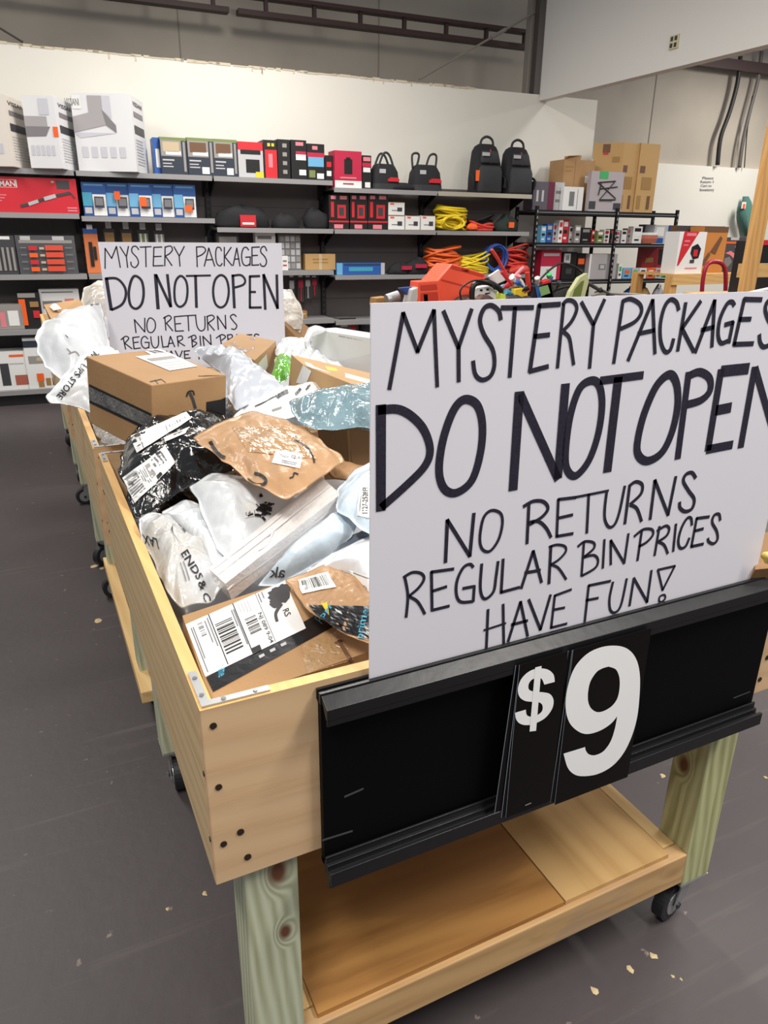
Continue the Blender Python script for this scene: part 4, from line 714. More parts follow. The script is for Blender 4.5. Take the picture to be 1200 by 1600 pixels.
def wbin(label, x0, x1, y0, y1, legs_y, zt=.988, h=.3135, tk=.02, detail=True, shelf=True, angs=(0.3, -.2, .5, .1), lx=.046, outer=False):
    base = V((x0, y0, 0)); t = empty('merchandise_bin', base, label, 'wooden bin', 'wheeled wooden bins'); zb = zt - h
    M().box((x0, y0, zb), (x1, y0 + tk, zt), FRONTW, EDGE).build('front_panel', base, t, bevel=.0015)
    M().box((x0, y1 - tk, zb), (x1, y1, zt), FRONTW, EDGE).build('back_panel', base, t, bevel=.0015)
    M().box((x0, y0 + tk + .0005, zb), (x0 + tk, y1 - tk - .0005, zt), SIDEW, EDGE).build('side_panel', base, t, bevel=.0015)
    M().box((x1 - tk, y0 + tk + .0005, zb), (x1, y1 - tk - .0005, zt), SIDEW, EDGE).build('side_panel', base, t, bevel=.0015)
    M().box((x0 + tk, y0 + tk, zb + .01), (x1 - tk, y1 - tk, zb + .028), PLYS).build('floor_panel', base, t)
    zl = .138; lw = .089; k = 0
    for ly in legs_y:
        for X in (x0 + lx, x1 - lx - lw):
            lb = V((X, ly, 0)); o = M().box((X, ly, zl), (X + lw, ly + lw, zb + .009), LEGK if X < x0 + .2 else LEGZ).build('leg', lb, None, bevel=.003)
            o.parent = t; o.location = lb - base
            caster((X + lw / 2, ly + lw / 2 - .0, zl), t, base, angs[k % 4]); k += 1
    if shelf:
        ya, yb = legs_y[0], legs_y[1] + lw; xa, xb = x0 + lx + lw, x1 - lx - lw; z0, z1 = .148, .236
        o = M().box((xa, ya, z0), (xb, ya + .038, z1), RAILW).build('shelf_rail', base, t, bevel=.003)
        M().box((xa, yb - .038, z0), (xb, yb, z1), RAILW).build('shelf_rail', base, t, bevel=.003)
        # long side rails fixed outside of the legs
        M().box((xa, ya + .04, z0), (xa + .038, yb - .04, z1), RAILY).build('shelf_rail', base, t, bevel=.003)
        M().box((xb - .038, ya + .04, z0), (xb, yb - .04, z1), RAILY).build('shelf_rail', base, t, bevel=.003)
        if outer: M().box((x0 + lx - .014, ya - .13, z0 - .006), (x0 + lx + .03, yb, .185), RAILY).build('shelf_rail', base, t, bevel=.003)
        xm = xa + (xb - xa) * .63
        M().box((xa + .03, ya + .012, z1), (xm - .002, yb - .012, z1 + .012), PLYD).build('shelf_plywood', base, t)
        M().box((xm + .002, ya + .012, z1), (xb - .05, yb - .012, z1 + .012), PLYS).build('shelf_plywood', base, t)
    if detail:
        for sy, yy in ((1, y0), (-1, y1)):
            for sx_, xx in ((1, x0), (-1, x1)):
                mm = M(); z = zt + .001
                mm.box((min(xx + sx_ * .0035, xx + sx_ * .0155), min(yy + sy * .004, yy + sy * .095), z), (max(xx + sx_ * .0035, xx + sx_ * .0155), max(yy + sy * .004, yy + sy * .095), z + .0025), STEEL)
                mm.box((min(xx + sx_ * .0155, xx + sx_ * .1), min(yy + sy * .004, yy + sy * .016), z), (max(xx + sx_ * .0155, xx + sx_ * .1), max(yy + sy * .004, yy + sy * .016), z + .0025), STEEL)
                br = mm.build('corner_bracket', base, t)
                for dx, dy in ((.0095, .03), (.0095, .075), (.035, .01), (.08, .01)):
                    screw((xx + sx_ * dx, yy + sy * dy, z + .0025), (0, 0, 1), .0035, br, base, ZSC)
        for dx, dz in ((.012, .96), (.012, .87), (.012, .792), (.05, .789), (.045, .758)):
            pass
        for (dx, dz, r) in ((.016, .285, .005), (.016, .18, .005), (.016, .075, .005), (.042, .087, .0055), (.05, .035, .0055)):
            screw((x0 + dx, y0, zb + dz), (0, -1, 0), r, t, base)
            screw((x1 - dx, y0, zb + dz), (0, -1, 0), r, t, base)
        for yy in (y0 + .012, y1 - .03):
            for dz in (.08, .2): screw((x0, yy, zb + dz), (-1, 0, 0), .004, t, base)
    return t
X0 = .1355; X1 = X0 + 1.222; Y0 = .841
wbin('nearest wheeled wooden bin of mystery packages with the nine dollar price rail', X0, X1, Y0, 2.187, (.862, 1.86), angs=(.3, 1.35, .1, .2))
wbin('second wheeled wooden bin, under the large brown box and in front of the far sign', .126, 1.346, 2.245, 3.50, (2.27, 3.22), angs=(-1.6, .3, 1.5, .3), lx=.052, outer=True)
wbin('third wheeled wooden bin, directly behind the far sign', .115, 1.335, 3.60, 4.93, (3.63, 4.6), angs=(.9, .3, 1.5, .3))
wbin('farthest wheeled wooden bin of the row, near the grey shelving', .109, 1.33, 5.05, 6.40, (5.08, 6.1), detail=False)
wbin('wheeled wooden bin of loose tools beyond the near sign', 2.25, 4.1, 4.1, 4.75, (4.13, 4.62), detail=False, zt=1.05, h=.35)
# ---------------------------------------------------------------- price rail on the nearest bin
base = V((.79, .82, .64)); t = empty('price_rail', base, 'wide black plastic price rail screwed to the front of the nearest bin', 'price rail')
RX0, RX1 = .303, 1.275
M().box((RX0, .826, .655), (RX1, .838, .963), BLKPL2).build('panel', base, t)
mm = M(); mm.box((RX0 - .002, .822, .960), (RX1, .829, .978), BLKPL); mm.box((RX0 - .002, .8355, .960), (RX1, .8405, .978), BLKPL)
mm.hexa([(RX0, .801, .944), (RX1, .801, .944), (RX1, .806, .944), (RX0, .806, .944), (RX0, .801, .963), (RX1, .801, .963), (RX1, .829, .978), (RX0, .829, .978)], BLKPL)
mm.box((RX0, .801, .935), (RX1, .804, .946), BLKPL); mm.build('top_channel', base, t, bevel=.0008)
mm = M(); mm.box((RX0, .812, .652), (RX1, .840, .664), BLKPL); mm.box((RX0, .803, .640), (RX1, .826, .654), BLKPL); mm.box((RX0, .797, .634), (RX1, .803, .662), BLKPL); mm.box((RX0, .818, .664), (RX1, .822, .676), BLKPL); mm.box((RX0, .806, .624), (RX1, .812, .640), BLKPL); mm.build('bottom_channel', base, t, bevel=.0008)
SCF = pm('scuff_grey', (70, 70, 74), .6)
for p0, p1 in (((538, 1246), (568, 1233)), ((503, 1314), (551, 1299))):
    mm = M(); a = P(*p0, Y=.8255); b_ = P(*p1, Y=.8255); mm.quad([a - V((0, 0, .001)), b_ - V((0, 0, .001)), b_ + V((0, 0, .003)), a + V((0, 0, .003))], SCF); mm.build('scuff_mark', base, t)
mm = M(); a = P(1146, 1091, Y=.8255); b_ = P(1172, 1081, Y=.8255); mm.quad([a - V((0, 0, .001)), b_ - V((0, 0, .001)), b_ + V((0, 0, .002)), a + V((0, 0, .002))], SCF); mm.build('scuff_mark', base, t)
# price cards
def fill2d(outer, holes=()):
    c = bpy.data.curves.new('c', 'CURVE'); c.dimensions = '2D'; c.fill_mode = 'BOTH'
    for pts in [outer] + list(holes):
        sp = c.splines.new('POLY'); sp.points.add(len(pts) - 1); sp.use_cyclic_u = True
        for i, p in enumerate(pts): sp.points[i].co = (p[0], p[1], 0, 1)
    o = bpy.data.objects.new('c', c); COL.objects.link(o); bpy.context.view_layer.update()
    me = bpy.data.meshes.new_from_object(o.evaluated_get(bpy.context.evaluated_depsgraph_get())); vs = [tuple(v.co) for v in me.vertices]; fs = [list(p.vertices) for p in me.polygons]
    bpy.data.objects.remove(o); bpy.data.curves.remove(c); bpy.data.meshes.remove(me); return vs, fs
c8 = lambda x, y, Y: P(770 + x / 4.615, 1000 + y / 4.615, Y=Y)
def sm(*pts): return [(p.x, p.y) for p in cr([(a, b, 0) for a, b in pts])]
nine = [(510, 820), (665, 772)] + sm((665, 772), (672, 800), (695, 825), (740, 830), (800, 800), (850, 730), (880, 640), (897, 550)) + sm((897, 550), (850, 605), (770, 655), (680, 678), (610, 655), (550, 590), (525, 480), (540, 340), (590, 200), (680, 100), (790, 50), (900, 42), (980, 70), (1035, 140), (1060, 250), (1058, 400), (1040, 560), (1000, 700), (940, 820), (860, 910), (760, 965), (660, 982), (590, 970), (540, 920), (510, 820))
hole = sm((835, 192), (890, 215), (915, 290), (905, 400), (865, 470), (800, 512), (745, 518), (700, 480), (685, 410), (700, 310), (745, 235), (790, 205), (835, 192))
def clean(p):
    o = []
    for a in p:
        if not o or abs(a[0] - o[-1][0]) + abs(a[1] - o[-1][1]) > 1: o.append(a)
    if abs(o[0][0] - o[-1][0]) + abs(o[0][1] - o[-1][1]) < 1.5: o.pop()
    return o
CARDB = pm('price_card_black', (14, 10, 10), .4, spec=.2); CARDW = pm('price_card_white', (250, 250, 250), .5); CARDE = pm('card_edge', (130, 140, 150), .5)
def card(xa, xb, zlo, zhi, y, name, label, n=3, mat=CARDB):
    base = V(((xa + xb) / 2, y, zlo)); t = empty(name, base, label, 'price card', 'flip price cards')
    M().box((xa, y, zlo), (xb, y + .0008, zhi), mat).build('card_face', base, t)
    M().box((xa - .0006, y + .0002, zlo), (xa, y + .0008, zhi), CARDE).build('card_edge', base, t)
    return t, base
YC_ = .7945
t, base = card(.735, .907, .632, .955, YC_, 'price_card', 'black price card bearing the large white numeral 9')
vs, fs = fill2d(clean(nine), [clean(hole)]); mm = M(); mm.add([c8(x, y, YC_ - .0008) for x, y, z in vs], fs, CARDW); mm.build('numeral', base, t)
t, base = card(.628, .724, .646, .955, YC_, 'price_card', 'narrow black price card bearing the white dollar sign')
SS = [(447, 302)] + sm((447, 302), (438, 250), (400, 215), (340, 205), (270, 222), (210, 275), (182, 345), (190, 405), (230, 438), (290, 446), (335, 450), (358, 472), (355, 512), (320, 542), (275, 553), (245, 540), (238, 502)) + [(160, 525)] + sm((160, 525), (170, 575), (200, 605), (250, 614), (310, 600), (380, 560), (428, 495), (438, 435), (415, 392), (370, 378), (300, 372), (262, 358), (258, 322), (280, 288), (320, 272), (352, 280), (372, 322))
vs, fs = fill2d(clean(SS)); mm = M(); mm.add([c8(x, y, YC_ - .0008) for x, y, z in vs], fs, CARDW); mm.build('numeral', base, t); mm = M(); mm.quad([c8(x, y, YC_ - .0012) for x, y in ((265, 660), (312, 655), (352, 187), (306, 198))], CARDW); mm.build('numeral_bar', base, t); mm = M(); mm.quad([c8(x, y, YC_ - .0012) for x, y in ((232, 1190), (276, 1172), (278, 1178), (234, 1196))], pm('card_small_print', (150, 150, 150), .5)); mm.build('small_print', base, t)
# spare cards fanned behind
for k, (xa, xb, lo, y, tx, lb) in enumerate(((.624, .72, .648, .7962, -.004, 'spare black card directly behind the dollar card'), (.618, .715, .652, .7985, -.012, 'spare black card leaning out furthest left behind the dollar card'), (.729, .9, .64, .7962, -.003, 'spare black card directly behind the numeral card'), (.722, .894, .645, .798, -.008, 'rearmost spare black card behind the numeral card'))):
    mm = M(); mm.hexa([(xa + tx, y, lo), (xb + tx, y, lo), (xb + tx, y + .0008, lo), (xa + tx, y + .0008, lo), (xa + .006, y, .953), (xb, y, .953), (xb, y + .0008, .953), (xa + .006, y + .0008, .953)], CARDB)
    o = mm.build('price_card', ((xa + xb) / 2, y, lo)); tag(o, lb, 'price card', 'flip price cards')
    mm = M(); mm.hexa([(xa + tx - .0007, y, lo), (xa + tx, y, lo), (xa + tx, y + .0009, lo), (xa + tx - .0007, y + .0009, lo), (xa + .0053, y, .953), (xa + .006, y, .953), (xa + .006, y + .0009, .953), (xa + .0053, y + .0009, .953)], CARDE); e = mm.build('card_edge', o.location); e.parent = o; e.location = (0, 0, 0)

# ================================================================ SIGNS
SIGN = pm('sign_board_white', (226, 224, 232), .42)
class Sign:
    def __init__(s, Y, name, label, pts, zlo):
        a = P(*pts[0], Y=Y); b_ = P(*pts[1], Y=Y); s.Y = Y; s.base = V(((a.x + b_.x) / 2, Y, zlo)); s.t = empty(name, s.base, label, 'sign')
        x1 = pts[2] if len(pts) > 2 else b_.x
        M().box((a.x, Y, zlo), (x1, Y + .003, a.z), SIGN).build('sign_board', s.base, s.t)
    def line(s, ox, oy, sc, items, wd, name):
        """items: (flag, [points]) flag c=closed smooth, s=smooth, l=straight; coordinates in a local tracing frame"""
        mm = M()
        for it in items:
            if isinstance(it[0], str): fl_, pts = it[0], it[1]; w_ = it[2] if len(it) > 2 else wd; o = it[3] if len(it) > 3 else (ox, oy, sc)
            else: fl_, pts, w_, o = 'l', it, wd, (ox, oy, sc)
            q = [(o[0] + x / o[2], o[1] + y / o[2]) for x, y in pts]
            if fl_ in 'sc': q = [(p.x, p.y) for p in cr([(a, b, 0) for a, b in q], closed=(fl_ == 'c'))]
            w3 = w_ / o[2] / 2; P3 = [P(x, y, Y=s.Y - .0007) for x, y in q]; half = (P(q[0][0] + w3, q[0][1], Y=s.Y).x - P(q[0][0], q[0][1], Y=s.Y).x)
            k = len(P3); closed = fl_ == 'c'; Lp = []; Rp = []
            for i in range(k):
                a = P3[(i - 1) % k] if closed or i > 0 else P3[i]; b_ = P3[(i + 1) % k] if closed or i < k - 1 else P3[i]; d = (b_ - a).normalized(); n = V((-d.z, 0, d.x))
                if fl_ == 'l' and 0 < i < k - 1: # joint handled by segments
                    pass
                Lp.append(P3[i] + n * half); Rp.append(P3[i] - n * half)
            if fl_ == 'l':
                for i in range(k - 1):
                    d = (P3[i + 1] - P3[i]).normalized(); n = V((-d.z, 0, d.x)) * half; e = d * half * .5
                    mm.quad([P3[i] - e - n, P3[i + 1] + e - n, P3[i + 1] + e + n, P3[i] - e + n], INK)
            else:
                mm.add(Lp + Rp, [(i, (i + 1) % k, k + (i + 1) % k, k + i) for i in range(k if closed else k - 1)], INK)
        mm.build(name, s.base, s.t)
S1 = Sign(.8315, 'mystery_packages_sign', 'large white handwritten sign standing in the price rail of the nearest bin', [(580, 474), (1200, 458), 1.208], .9605)
A_ = (580, 450, 3.75); B_ = (880, 450, 3.75); C_ = (580, 620, 3.75); D_ = (880, 620, 3.75); E_ = (600, 800, 4.286); F_ = (860, 780, 4.0)
def T(fr, items, w_):
    out = []
    for it in items:
        if isinstance(it[0], str): out.append((it[0], it[1], it[2] if len(it) > 2 else w_, fr))
        else: out.append(('l', it, w_, fr))
    return out
S1.line(0, 0, 1, T(A_, [[(107, 590), (188, 148), (272, 372), (368, 132), (387, 575)], [(425, 138), (512, 350), (588, 127)], [(512, 350), (513, 545)],
    ('s', [(760, 188), (748, 135), (705, 102), (662, 120), (638, 190), (660, 270), (712, 360), (722, 450), (700, 515), (650, 538), (610, 505), (597, 425)]),
    [(765, 116), (948, 114)], [(843, 116), (812, 518)], [(1105, 95), (985, 103), (930, 488), (1035, 460)], [(958, 284), (1042, 274)]], 24) +
  T(B_, [[(3, 95), (-33, 465)], ('s', [(-5, 100), (25, 72), (65, 82), (80, 125), (50, 195), (0, 250)]), ('s', [(0, 255), (35, 290), (50, 370), (62, 452)]),
    [(108, 85), (178, 215), (242, 70)], [(178, 215), (155, 466)], [(350, 80), (297, 438)], ('s', [(345, 80), (395, 64), (450, 95), (458, 145), (420, 198), (335, 240)]),
    [(382, 422), (525, 72), (538, 382)], [(440, 268), (532, 248)], ('s', [(678, 132), (665, 85), (630, 68), (595, 110), (570, 210), (572, 310), (597, 372), (628, 362), (648, 295)]),
    [(718, 90), (672, 365)], [(805, 80), (697, 238), (765, 370)], [(775, 375), (888, 75), (872, 342)], [(812, 246), (880, 230)],
    ('s', [(1005, 105), (990, 82), (960, 95), (920, 180), (908, 270), (925, 322), (965, 310)]), [(950, 215), (995, 202), (972, 318)],
    [(1162, 68), (1062, 66), (1002, 330), (1112, 326)], [(1035, 184), (1098, 182)], ('s', [(1250, 100), (1225, 70), (1195, 85), (1185, 130), (1205, 190), (1240, 240), (1235, 310), (1180, 345), (1155, 320), (1150, 270)])], 20), 20, 'lettering')
S1.line(0, 0, 1, T(C_, [('l', [(57, 62), (57, 655)], 60), ('s', [(40, 80), (150, 72), (235, 112), (310, 195), (345, 310), (315, 405), (210, 515), (58, 650)], 50),
    ('c', [(565, 15), (625, 55), (652, 170), (640, 330), (590, 490), (500, 562), (430, 540), (398, 440), (415, 280), (460, 130), (510, 40)], 46),
    ('l', [(832, 535), (868, -15)], 52), ('l', [(878, -5), (1092, 475)], 48), ('l', [(1095, 465), (1138, -62)], 48)], 46) +
  T(D_, [('c', [(165, -95), (212, -65), (228, 50), (205, 220), (150, 375), (75, 462), (25, 430), (14, 330), (40, 120), (95, -45)], 40), ('l', [(225, -95), (462, -126)], 38), ('l', [(322, -100), (260, 428)], 50),
    ('c', [(620, -130), (662, -85), (672, 40), (640, 200), (580, 325), (495, 376), (440, 340), (437, 255), (475, 100), (545, -60)], 40),
    ('l', [(735, -135), (672, 355)], 36), ('s', [(735, -122), (800, -145), (858, -108), (860, -35), (808, 20), (715, 48)], 36),
    ('l', [(1078, -165), (935, -150)], 46), ('l', [(925, -150), (850, 305)], 38), ('l', [(850, 308), (985, 282)], 38), ('l', [(905, 78), (975, 64)], 44),
    ('l', [(1042, 288), (1122, -165)], 34), ('l', [(1128, -160), (1240, 235)], 34), ('l', [(1245, 235), (1330, -175)], 34)], 40), 40, 'lettering')
S1.line(0, 0, 1, T(E_, [('l', [(412, 335), (425, 55), (575, 295), (602, 12)], 24), ('c', [(737, -11), (785, 15), (792, 90), (765, 190), (710, 262), (660, 250), (642, 180), (660, 60), (692, 5)], 19), ('l', [(971, -51), (958, 210)], 21), ('s', [(958, 75), (1030, 62), (1085, 105), (1120, 172)], 21)], 20) +
  T(C_, [('s', [(890, 645), (950, 612), (1010, 615), (1036, 655), (1000, 705), (925, 750)], 19)], 19) +
  T(F_, [[(158, -11), (50, 2), (40, 232), (140, 215)], [(50, 118), (138, 98)], [(240, -28), (228, 210)], ('s', [(352, -43), (340, 60), (342, 130), (367, 174), (402, 158), (432, 80), (466, -85)])], 17) +
  T(D_, [('l', [(75, 588), (265, 550)], 13), [(390, 520), (362, 742)], ('s', [(385, 525), (425, 498), (463, 515), (455, 570), (390, 632)]), ('s', [(390, 632), (432, 655), (460, 732)]), [(510, 716), (538, 490), (615, 692), (660, 470)],
    ('s', [(778, 478), (755, 445), (720, 455), (705, 495), (735, 550), (768, 600), (755, 655), (715, 672), (685, 650), (683, 615)])], 17), 17, 'lettering')
S1.line(0, 0, 1, T(E_, [('s', [(140, 440), (160, 560), (148, 708)]), ('s', [(128, 440), (190, 405), (250, 412), (268, 450), (230, 510), (165, 565)]), ('s', [(165, 565), (225, 600), (275, 685)]), [(465, 382), (318, 402), (322, 658), (435, 630)], [(325, 530), (418, 500)],
    ('s', [(600, 372), (575, 350), (530, 375), (490, 460), (485, 550), (515, 602), (600, 598)]), [(530, 512), (605, 498), (598, 598)], ('s', [(655, 345), (645, 500), (660, 570), (690, 578), (735, 530), (750, 440), (765, 328)]), [(798, 318), (785, 538), (905, 505)], [(920, 510), (1000, 262), (1055, 470)], [(945, 408), (1045, 390)], [(1118, 230), (1105, 478)]], 20) +
  T(F_, [('s', [(-10, 300), (40, 285), (90, 295), (95, 330), (50, 380), (0, 410)]), ('s', [(0, 408), (50, 430), (100, 503)]), [(210, 270), (195, 478)], ('s', [(170, 298), (215, 265), (270, 272), (270, 310), (205, 365)]), ('s', [(205, 365), (270, 350), (298, 380), (280, 430), (195, 480)]),
    [(338, 254), (328, 430)], [(378, 408), (378, 258), (462, 400), (488, 217)], [(572, 195), (545, 382)], ('s', [(522, 235), (580, 190), (635, 190), (640, 225), (600, 270), (550, 297)]), [(682, 172), (652, 350)], ('s', [(665, 200), (720, 167), (743, 185), (725, 230), (665, 270)]), ('s', [(668, 265), (710, 285), (735, 342)]),
    [(785, 157), (768, 325)], ('s', [(885, 165), (880, 120), (855, 120), (820, 180), (800, 260), (812, 305), (845, 295), (870, 240)]), [(992, 110), (915, 120), (882, 296), (955, 280)], [(905, 198), (955, 185)], ('s', [(1062, 135), (1055, 95), (1025, 100), (1012, 145), (1040, 200), (1045, 250), (1020, 278), (990, 265), (985, 242)])], 15), 15, 'lettering')
S1.line(0, 0, 1, T(E_, [[(697, 655), (685, 925)], [(798, 620), (802, 878)], ('l', [(670, 792), (815, 745)], 14), [(832, 865), (915, 602), (962, 830)], [(855, 755), (960, 728)], [(970, 588), (1048, 788), (1115, 557)]], 19) +
  T(F_, [[(130, 565), (28, 603), (5, 803), (102, 778)], [(18, 692), (88, 678)], [(375, 512), (240, 540), (215, 763)], [(225, 632), (298, 618)], ('s', [(392, 515), (370, 620), (375, 692), (405, 708), (442, 660), (478, 494)]), [(495, 665), (522, 494), (605, 643), (632, 447)], ('l', [(672, 442), (778, 418), (702, 568), (672, 442)], 13), ('c', [(712, 598), (718, 620), (695, 642), (680, 635), (685, 608)], 11)], 15), 15, 'lettering')
S2 = Sign(3.53, 'mystery_packages_sign', 'smaller-looking far white handwritten sign standing between the second and third bins', [(153, 378), (440, 380)], .96)
g = (150, 370, 4)
S2.line(*g, [[(57, 198), (57, 72), (98, 135), (128, 60), (152, 192)], [(150, 62), (190, 125)], [(203, 60), (190, 125), (198, 192)], ('s', [(268, 82), (250, 60), (228, 65), (225, 95), (255, 130), (265, 165), (245, 192), (222, 180), (218, 155)]), [(275, 65), (345, 62)], [(310, 64), (313, 188)], [(412, 64), (362, 66), (358, 182), (420, 180)], [(358, 124), (408, 122)], [(432, 62), (430, 182)], ('s', [(430, 66), (465, 58), (478, 80), (460, 105), (430, 122)]), [(435, 122), (475, 180)],
    [(487, 62), (520, 120)], [(552, 60), (520, 122), (525, 184)], [(628, 62), (633, 188)], ('s', [(628, 64), (670, 64), (685, 85), (665, 110), (632, 125)]), [(677, 184), (705, 70), (742, 184)], [(690, 145), (728, 142)], ('s', [(785, 90), (775, 68), (755, 70), (748, 110), (755, 165), (775, 182), (790, 165)]), [(802, 65), (802, 182)], [(845, 66), (805, 125), (850, 180)], [(857, 180), (880, 70), (900, 184)], [(865, 140), (895, 138)],
    ('s', [(955, 85), (940, 66), (920, 75), (910, 120), (920, 170), (945, 180), (965, 165)]), [(935, 128), (965, 126), (962, 180)], [(1022, 64), (975, 66), (975, 178), (1018, 176)], [(975, 118), (1010, 116)], ('s', [(1068, 90), (1055, 62), (1035, 68), (1030, 95), (1055, 125), (1066, 155), (1055, 182), (1035, 182), (1025, 165)])], 8, 'lettering')
S2.line(*g, [('l', [(65, 262), (95, 455)], 22), ('s', [(58, 262), (130, 262), (178, 312), (186, 370), (160, 425), (95, 458)], 17), ('c', [(245, 245), (285, 275), (298, 350), (285, 420), (250, 450), (215, 425), (205, 350), (220, 275)], 17), ('l', [(372, 238), (388, 448)], 22), ('l', [(376, 240), (466, 436)], 18), ('l', [(446, 238), (468, 436)], 18), ('c', [(530, 245), (562, 275), (572, 340), (560, 410), (525, 438), (497, 410), (490, 340), (500, 275)], 15),
    ('l', [(565, 245), (715, 242)], 13), ('l', [(622, 245), (628, 440)], 18), ('c', [(780, 240), (815, 265), (830, 340), (815, 415), (780, 442), (745, 415), (732, 340), (745, 270)], 15), ('l', [(855, 240), (865, 443)], 18), ('s', [(850, 245), (905, 240), (932, 270), (920, 300), (865, 318)], 14), ('l', [(1022, 246), (962, 248), (962, 443), (1032, 442)], 15), ('l', [(962, 345), (996, 345)], 14), ('l', [(1058, 452), (1048, 238), (1135, 446), (1130, 240)], 17)], 16, 'lettering')
S2.line(*g, [[(250, 600), (240, 518), (305, 595), (305, 508)], ('c', [(345, 508), (368, 530), (370, 570), (350, 598), (325, 590), (318, 550), (328, 515)]), [(430, 500), (437, 585)], ('s', [(420, 510), (455, 492), (470, 510), (440, 540)]), [(440, 540), (480, 588)], [(545, 495), (490, 500), (497, 590), (548, 588)], [(493, 545), (530, 542)], [(545, 495), (625, 490)], [(575, 493), (580, 588)], ('s', [(622, 492), (632, 560), (655, 588), (680, 570), (680, 495)]), [(695, 498), (700, 585)], ('s', [(690, 500), (725, 490), (738, 510), (700, 540)]), [(702, 540), (740, 585)], [(765, 580), (758, 495), (812, 575), (808, 490)],
    ('s', [(878, 500), (860, 485), (840, 500), (860, 530), (880, 555), (868, 578), (845, 575)])], 8, 'lettering')
S2.line(*g, [[(170, 630), (185, 703)], ('s', [(155, 645), (185, 622), (205, 635), (180, 665)]), [(180, 665), (225, 700)], [(270, 625), (230, 630), (238, 700), (278, 695)], [(235, 662), (265, 658)], ('s', [(325, 640), (305, 622), (285, 640), (285, 675), (305, 697), (330, 690)]), [(305, 660), (332, 660), (330, 695)], ('s', [(342, 622), (350, 675), (370, 695), (390, 675), (390, 620)]), [(408, 620), (418, 690), (450, 685)], [(450, 690), (465, 622), (492, 688)], [(455, 668), (482, 664)], [(508, 622), (515, 685)], ('s', [(505, 625), (535, 620), (540, 640), (512, 655)]), [(512, 655), (555, 682)],
    [(598, 625), (603, 690)], ('s', [(575, 632), (615, 615), (625, 635), (603, 650), (630, 665), (603, 690)]), [(650, 620), (655, 680)], [(675, 680), (668, 622), (720, 675), (715, 612)], [(775, 618), (785, 680)], ('s', [(750, 635), (785, 612), (810, 625), (785, 648)]), [(822, 612), (828, 675)], ('s', [(820, 615), (848, 612), (850, 630), (825, 642)]), [(825, 642), (860, 672)], [(880, 610), (885, 670)], ('s', [(925, 620), (905, 612), (895, 640), (910, 668), (930, 660)]), [(975, 612), (942, 614), (945, 665), (980, 662)], [(943, 638), (968, 637)], ('s', [(1020, 615), (1000, 608), (990, 622), (1010, 638), (1020, 652), (1005, 668), (990, 662)])], 8, 'lettering')
S2.line(*g, [[(400, 715), (402, 765)], [(440, 713), (442, 763)], [(400, 740), (440, 738)], [(450, 762), (470, 714), (490, 762)], [(458, 745), (484, 745)], [(495, 712), (520, 760), (540, 712)], [(585, 712), (552, 715), (555, 760), (590, 757)], [(553, 737), (578, 735)], [(680, 708), (640, 712), (645, 765)], [(642, 735), (670, 733)], ('s', [(695, 708), (700, 750), (720, 755), (730, 706)]), [(745, 755), (742, 706), (780, 752), (778, 704)], [(800, 704), (804, 740)], [(806, 748), (806, 753)]], 8, 'lettering')
# rail holding the far sign
base = V((.8, 3.53, .66)); t = empty('price_rail', base, 'black price rail under the far handwritten sign', 'price rail')
M().box((.3, 3.524, .66), (1.27, 3.529, .985), BLKPL2).build('panel', base, t); M().box((.3, 3.535, .95), (1.27, 3.545, .99), BLKPL).build('top_channel', base, t)

#PILE
# ================================================================ PACKAGES IN THE BINS
def ridge(p, f, s):
    return 1 - abs(NZ.noise(V((p.x * f + s * 7.3, p.y * f - s * 3.1, p.z * f + s)))) * 2.4
def crumple(p, f, s):
    ca, sa = math.cos(s * 2.4), math.sin(s * 2.4); q = V(((p.x * ca + p.y * sa) * f * .42 + s * 3.7, (p.y * ca - p.x * sa) * f - s * 1.9, p.z * f + s * .7)); q = q + V((NZ.noise(q * .6), NZ.noise(q * .6 + V((9, 0, 0))), 0)) * .8
    d = NZ.voronoi(q)[0]; return (d[1] - d[0]) * .9 - d[0] * .5
def world(pts, zs=None, ys=None):
    out = []
    for q in pts:
        x, y = q[0], q[1]
        if len(q) > 2: out.append(P(x, y, Z=q[2]) if zs or not ys else P(x, y, Y=q[2])); continue
        if zs: (ya, za), (yb, zb) = zs; t = (y - ya) / (yb - ya); out.append(P(x, y, Z=za + (zb - za) * t))
        else: (ya, za), (yb, zb) = ys; t = (y - ya) / (yb - ya); out.append(P(x, y, Y=za + (zb - za) * t))
    return out
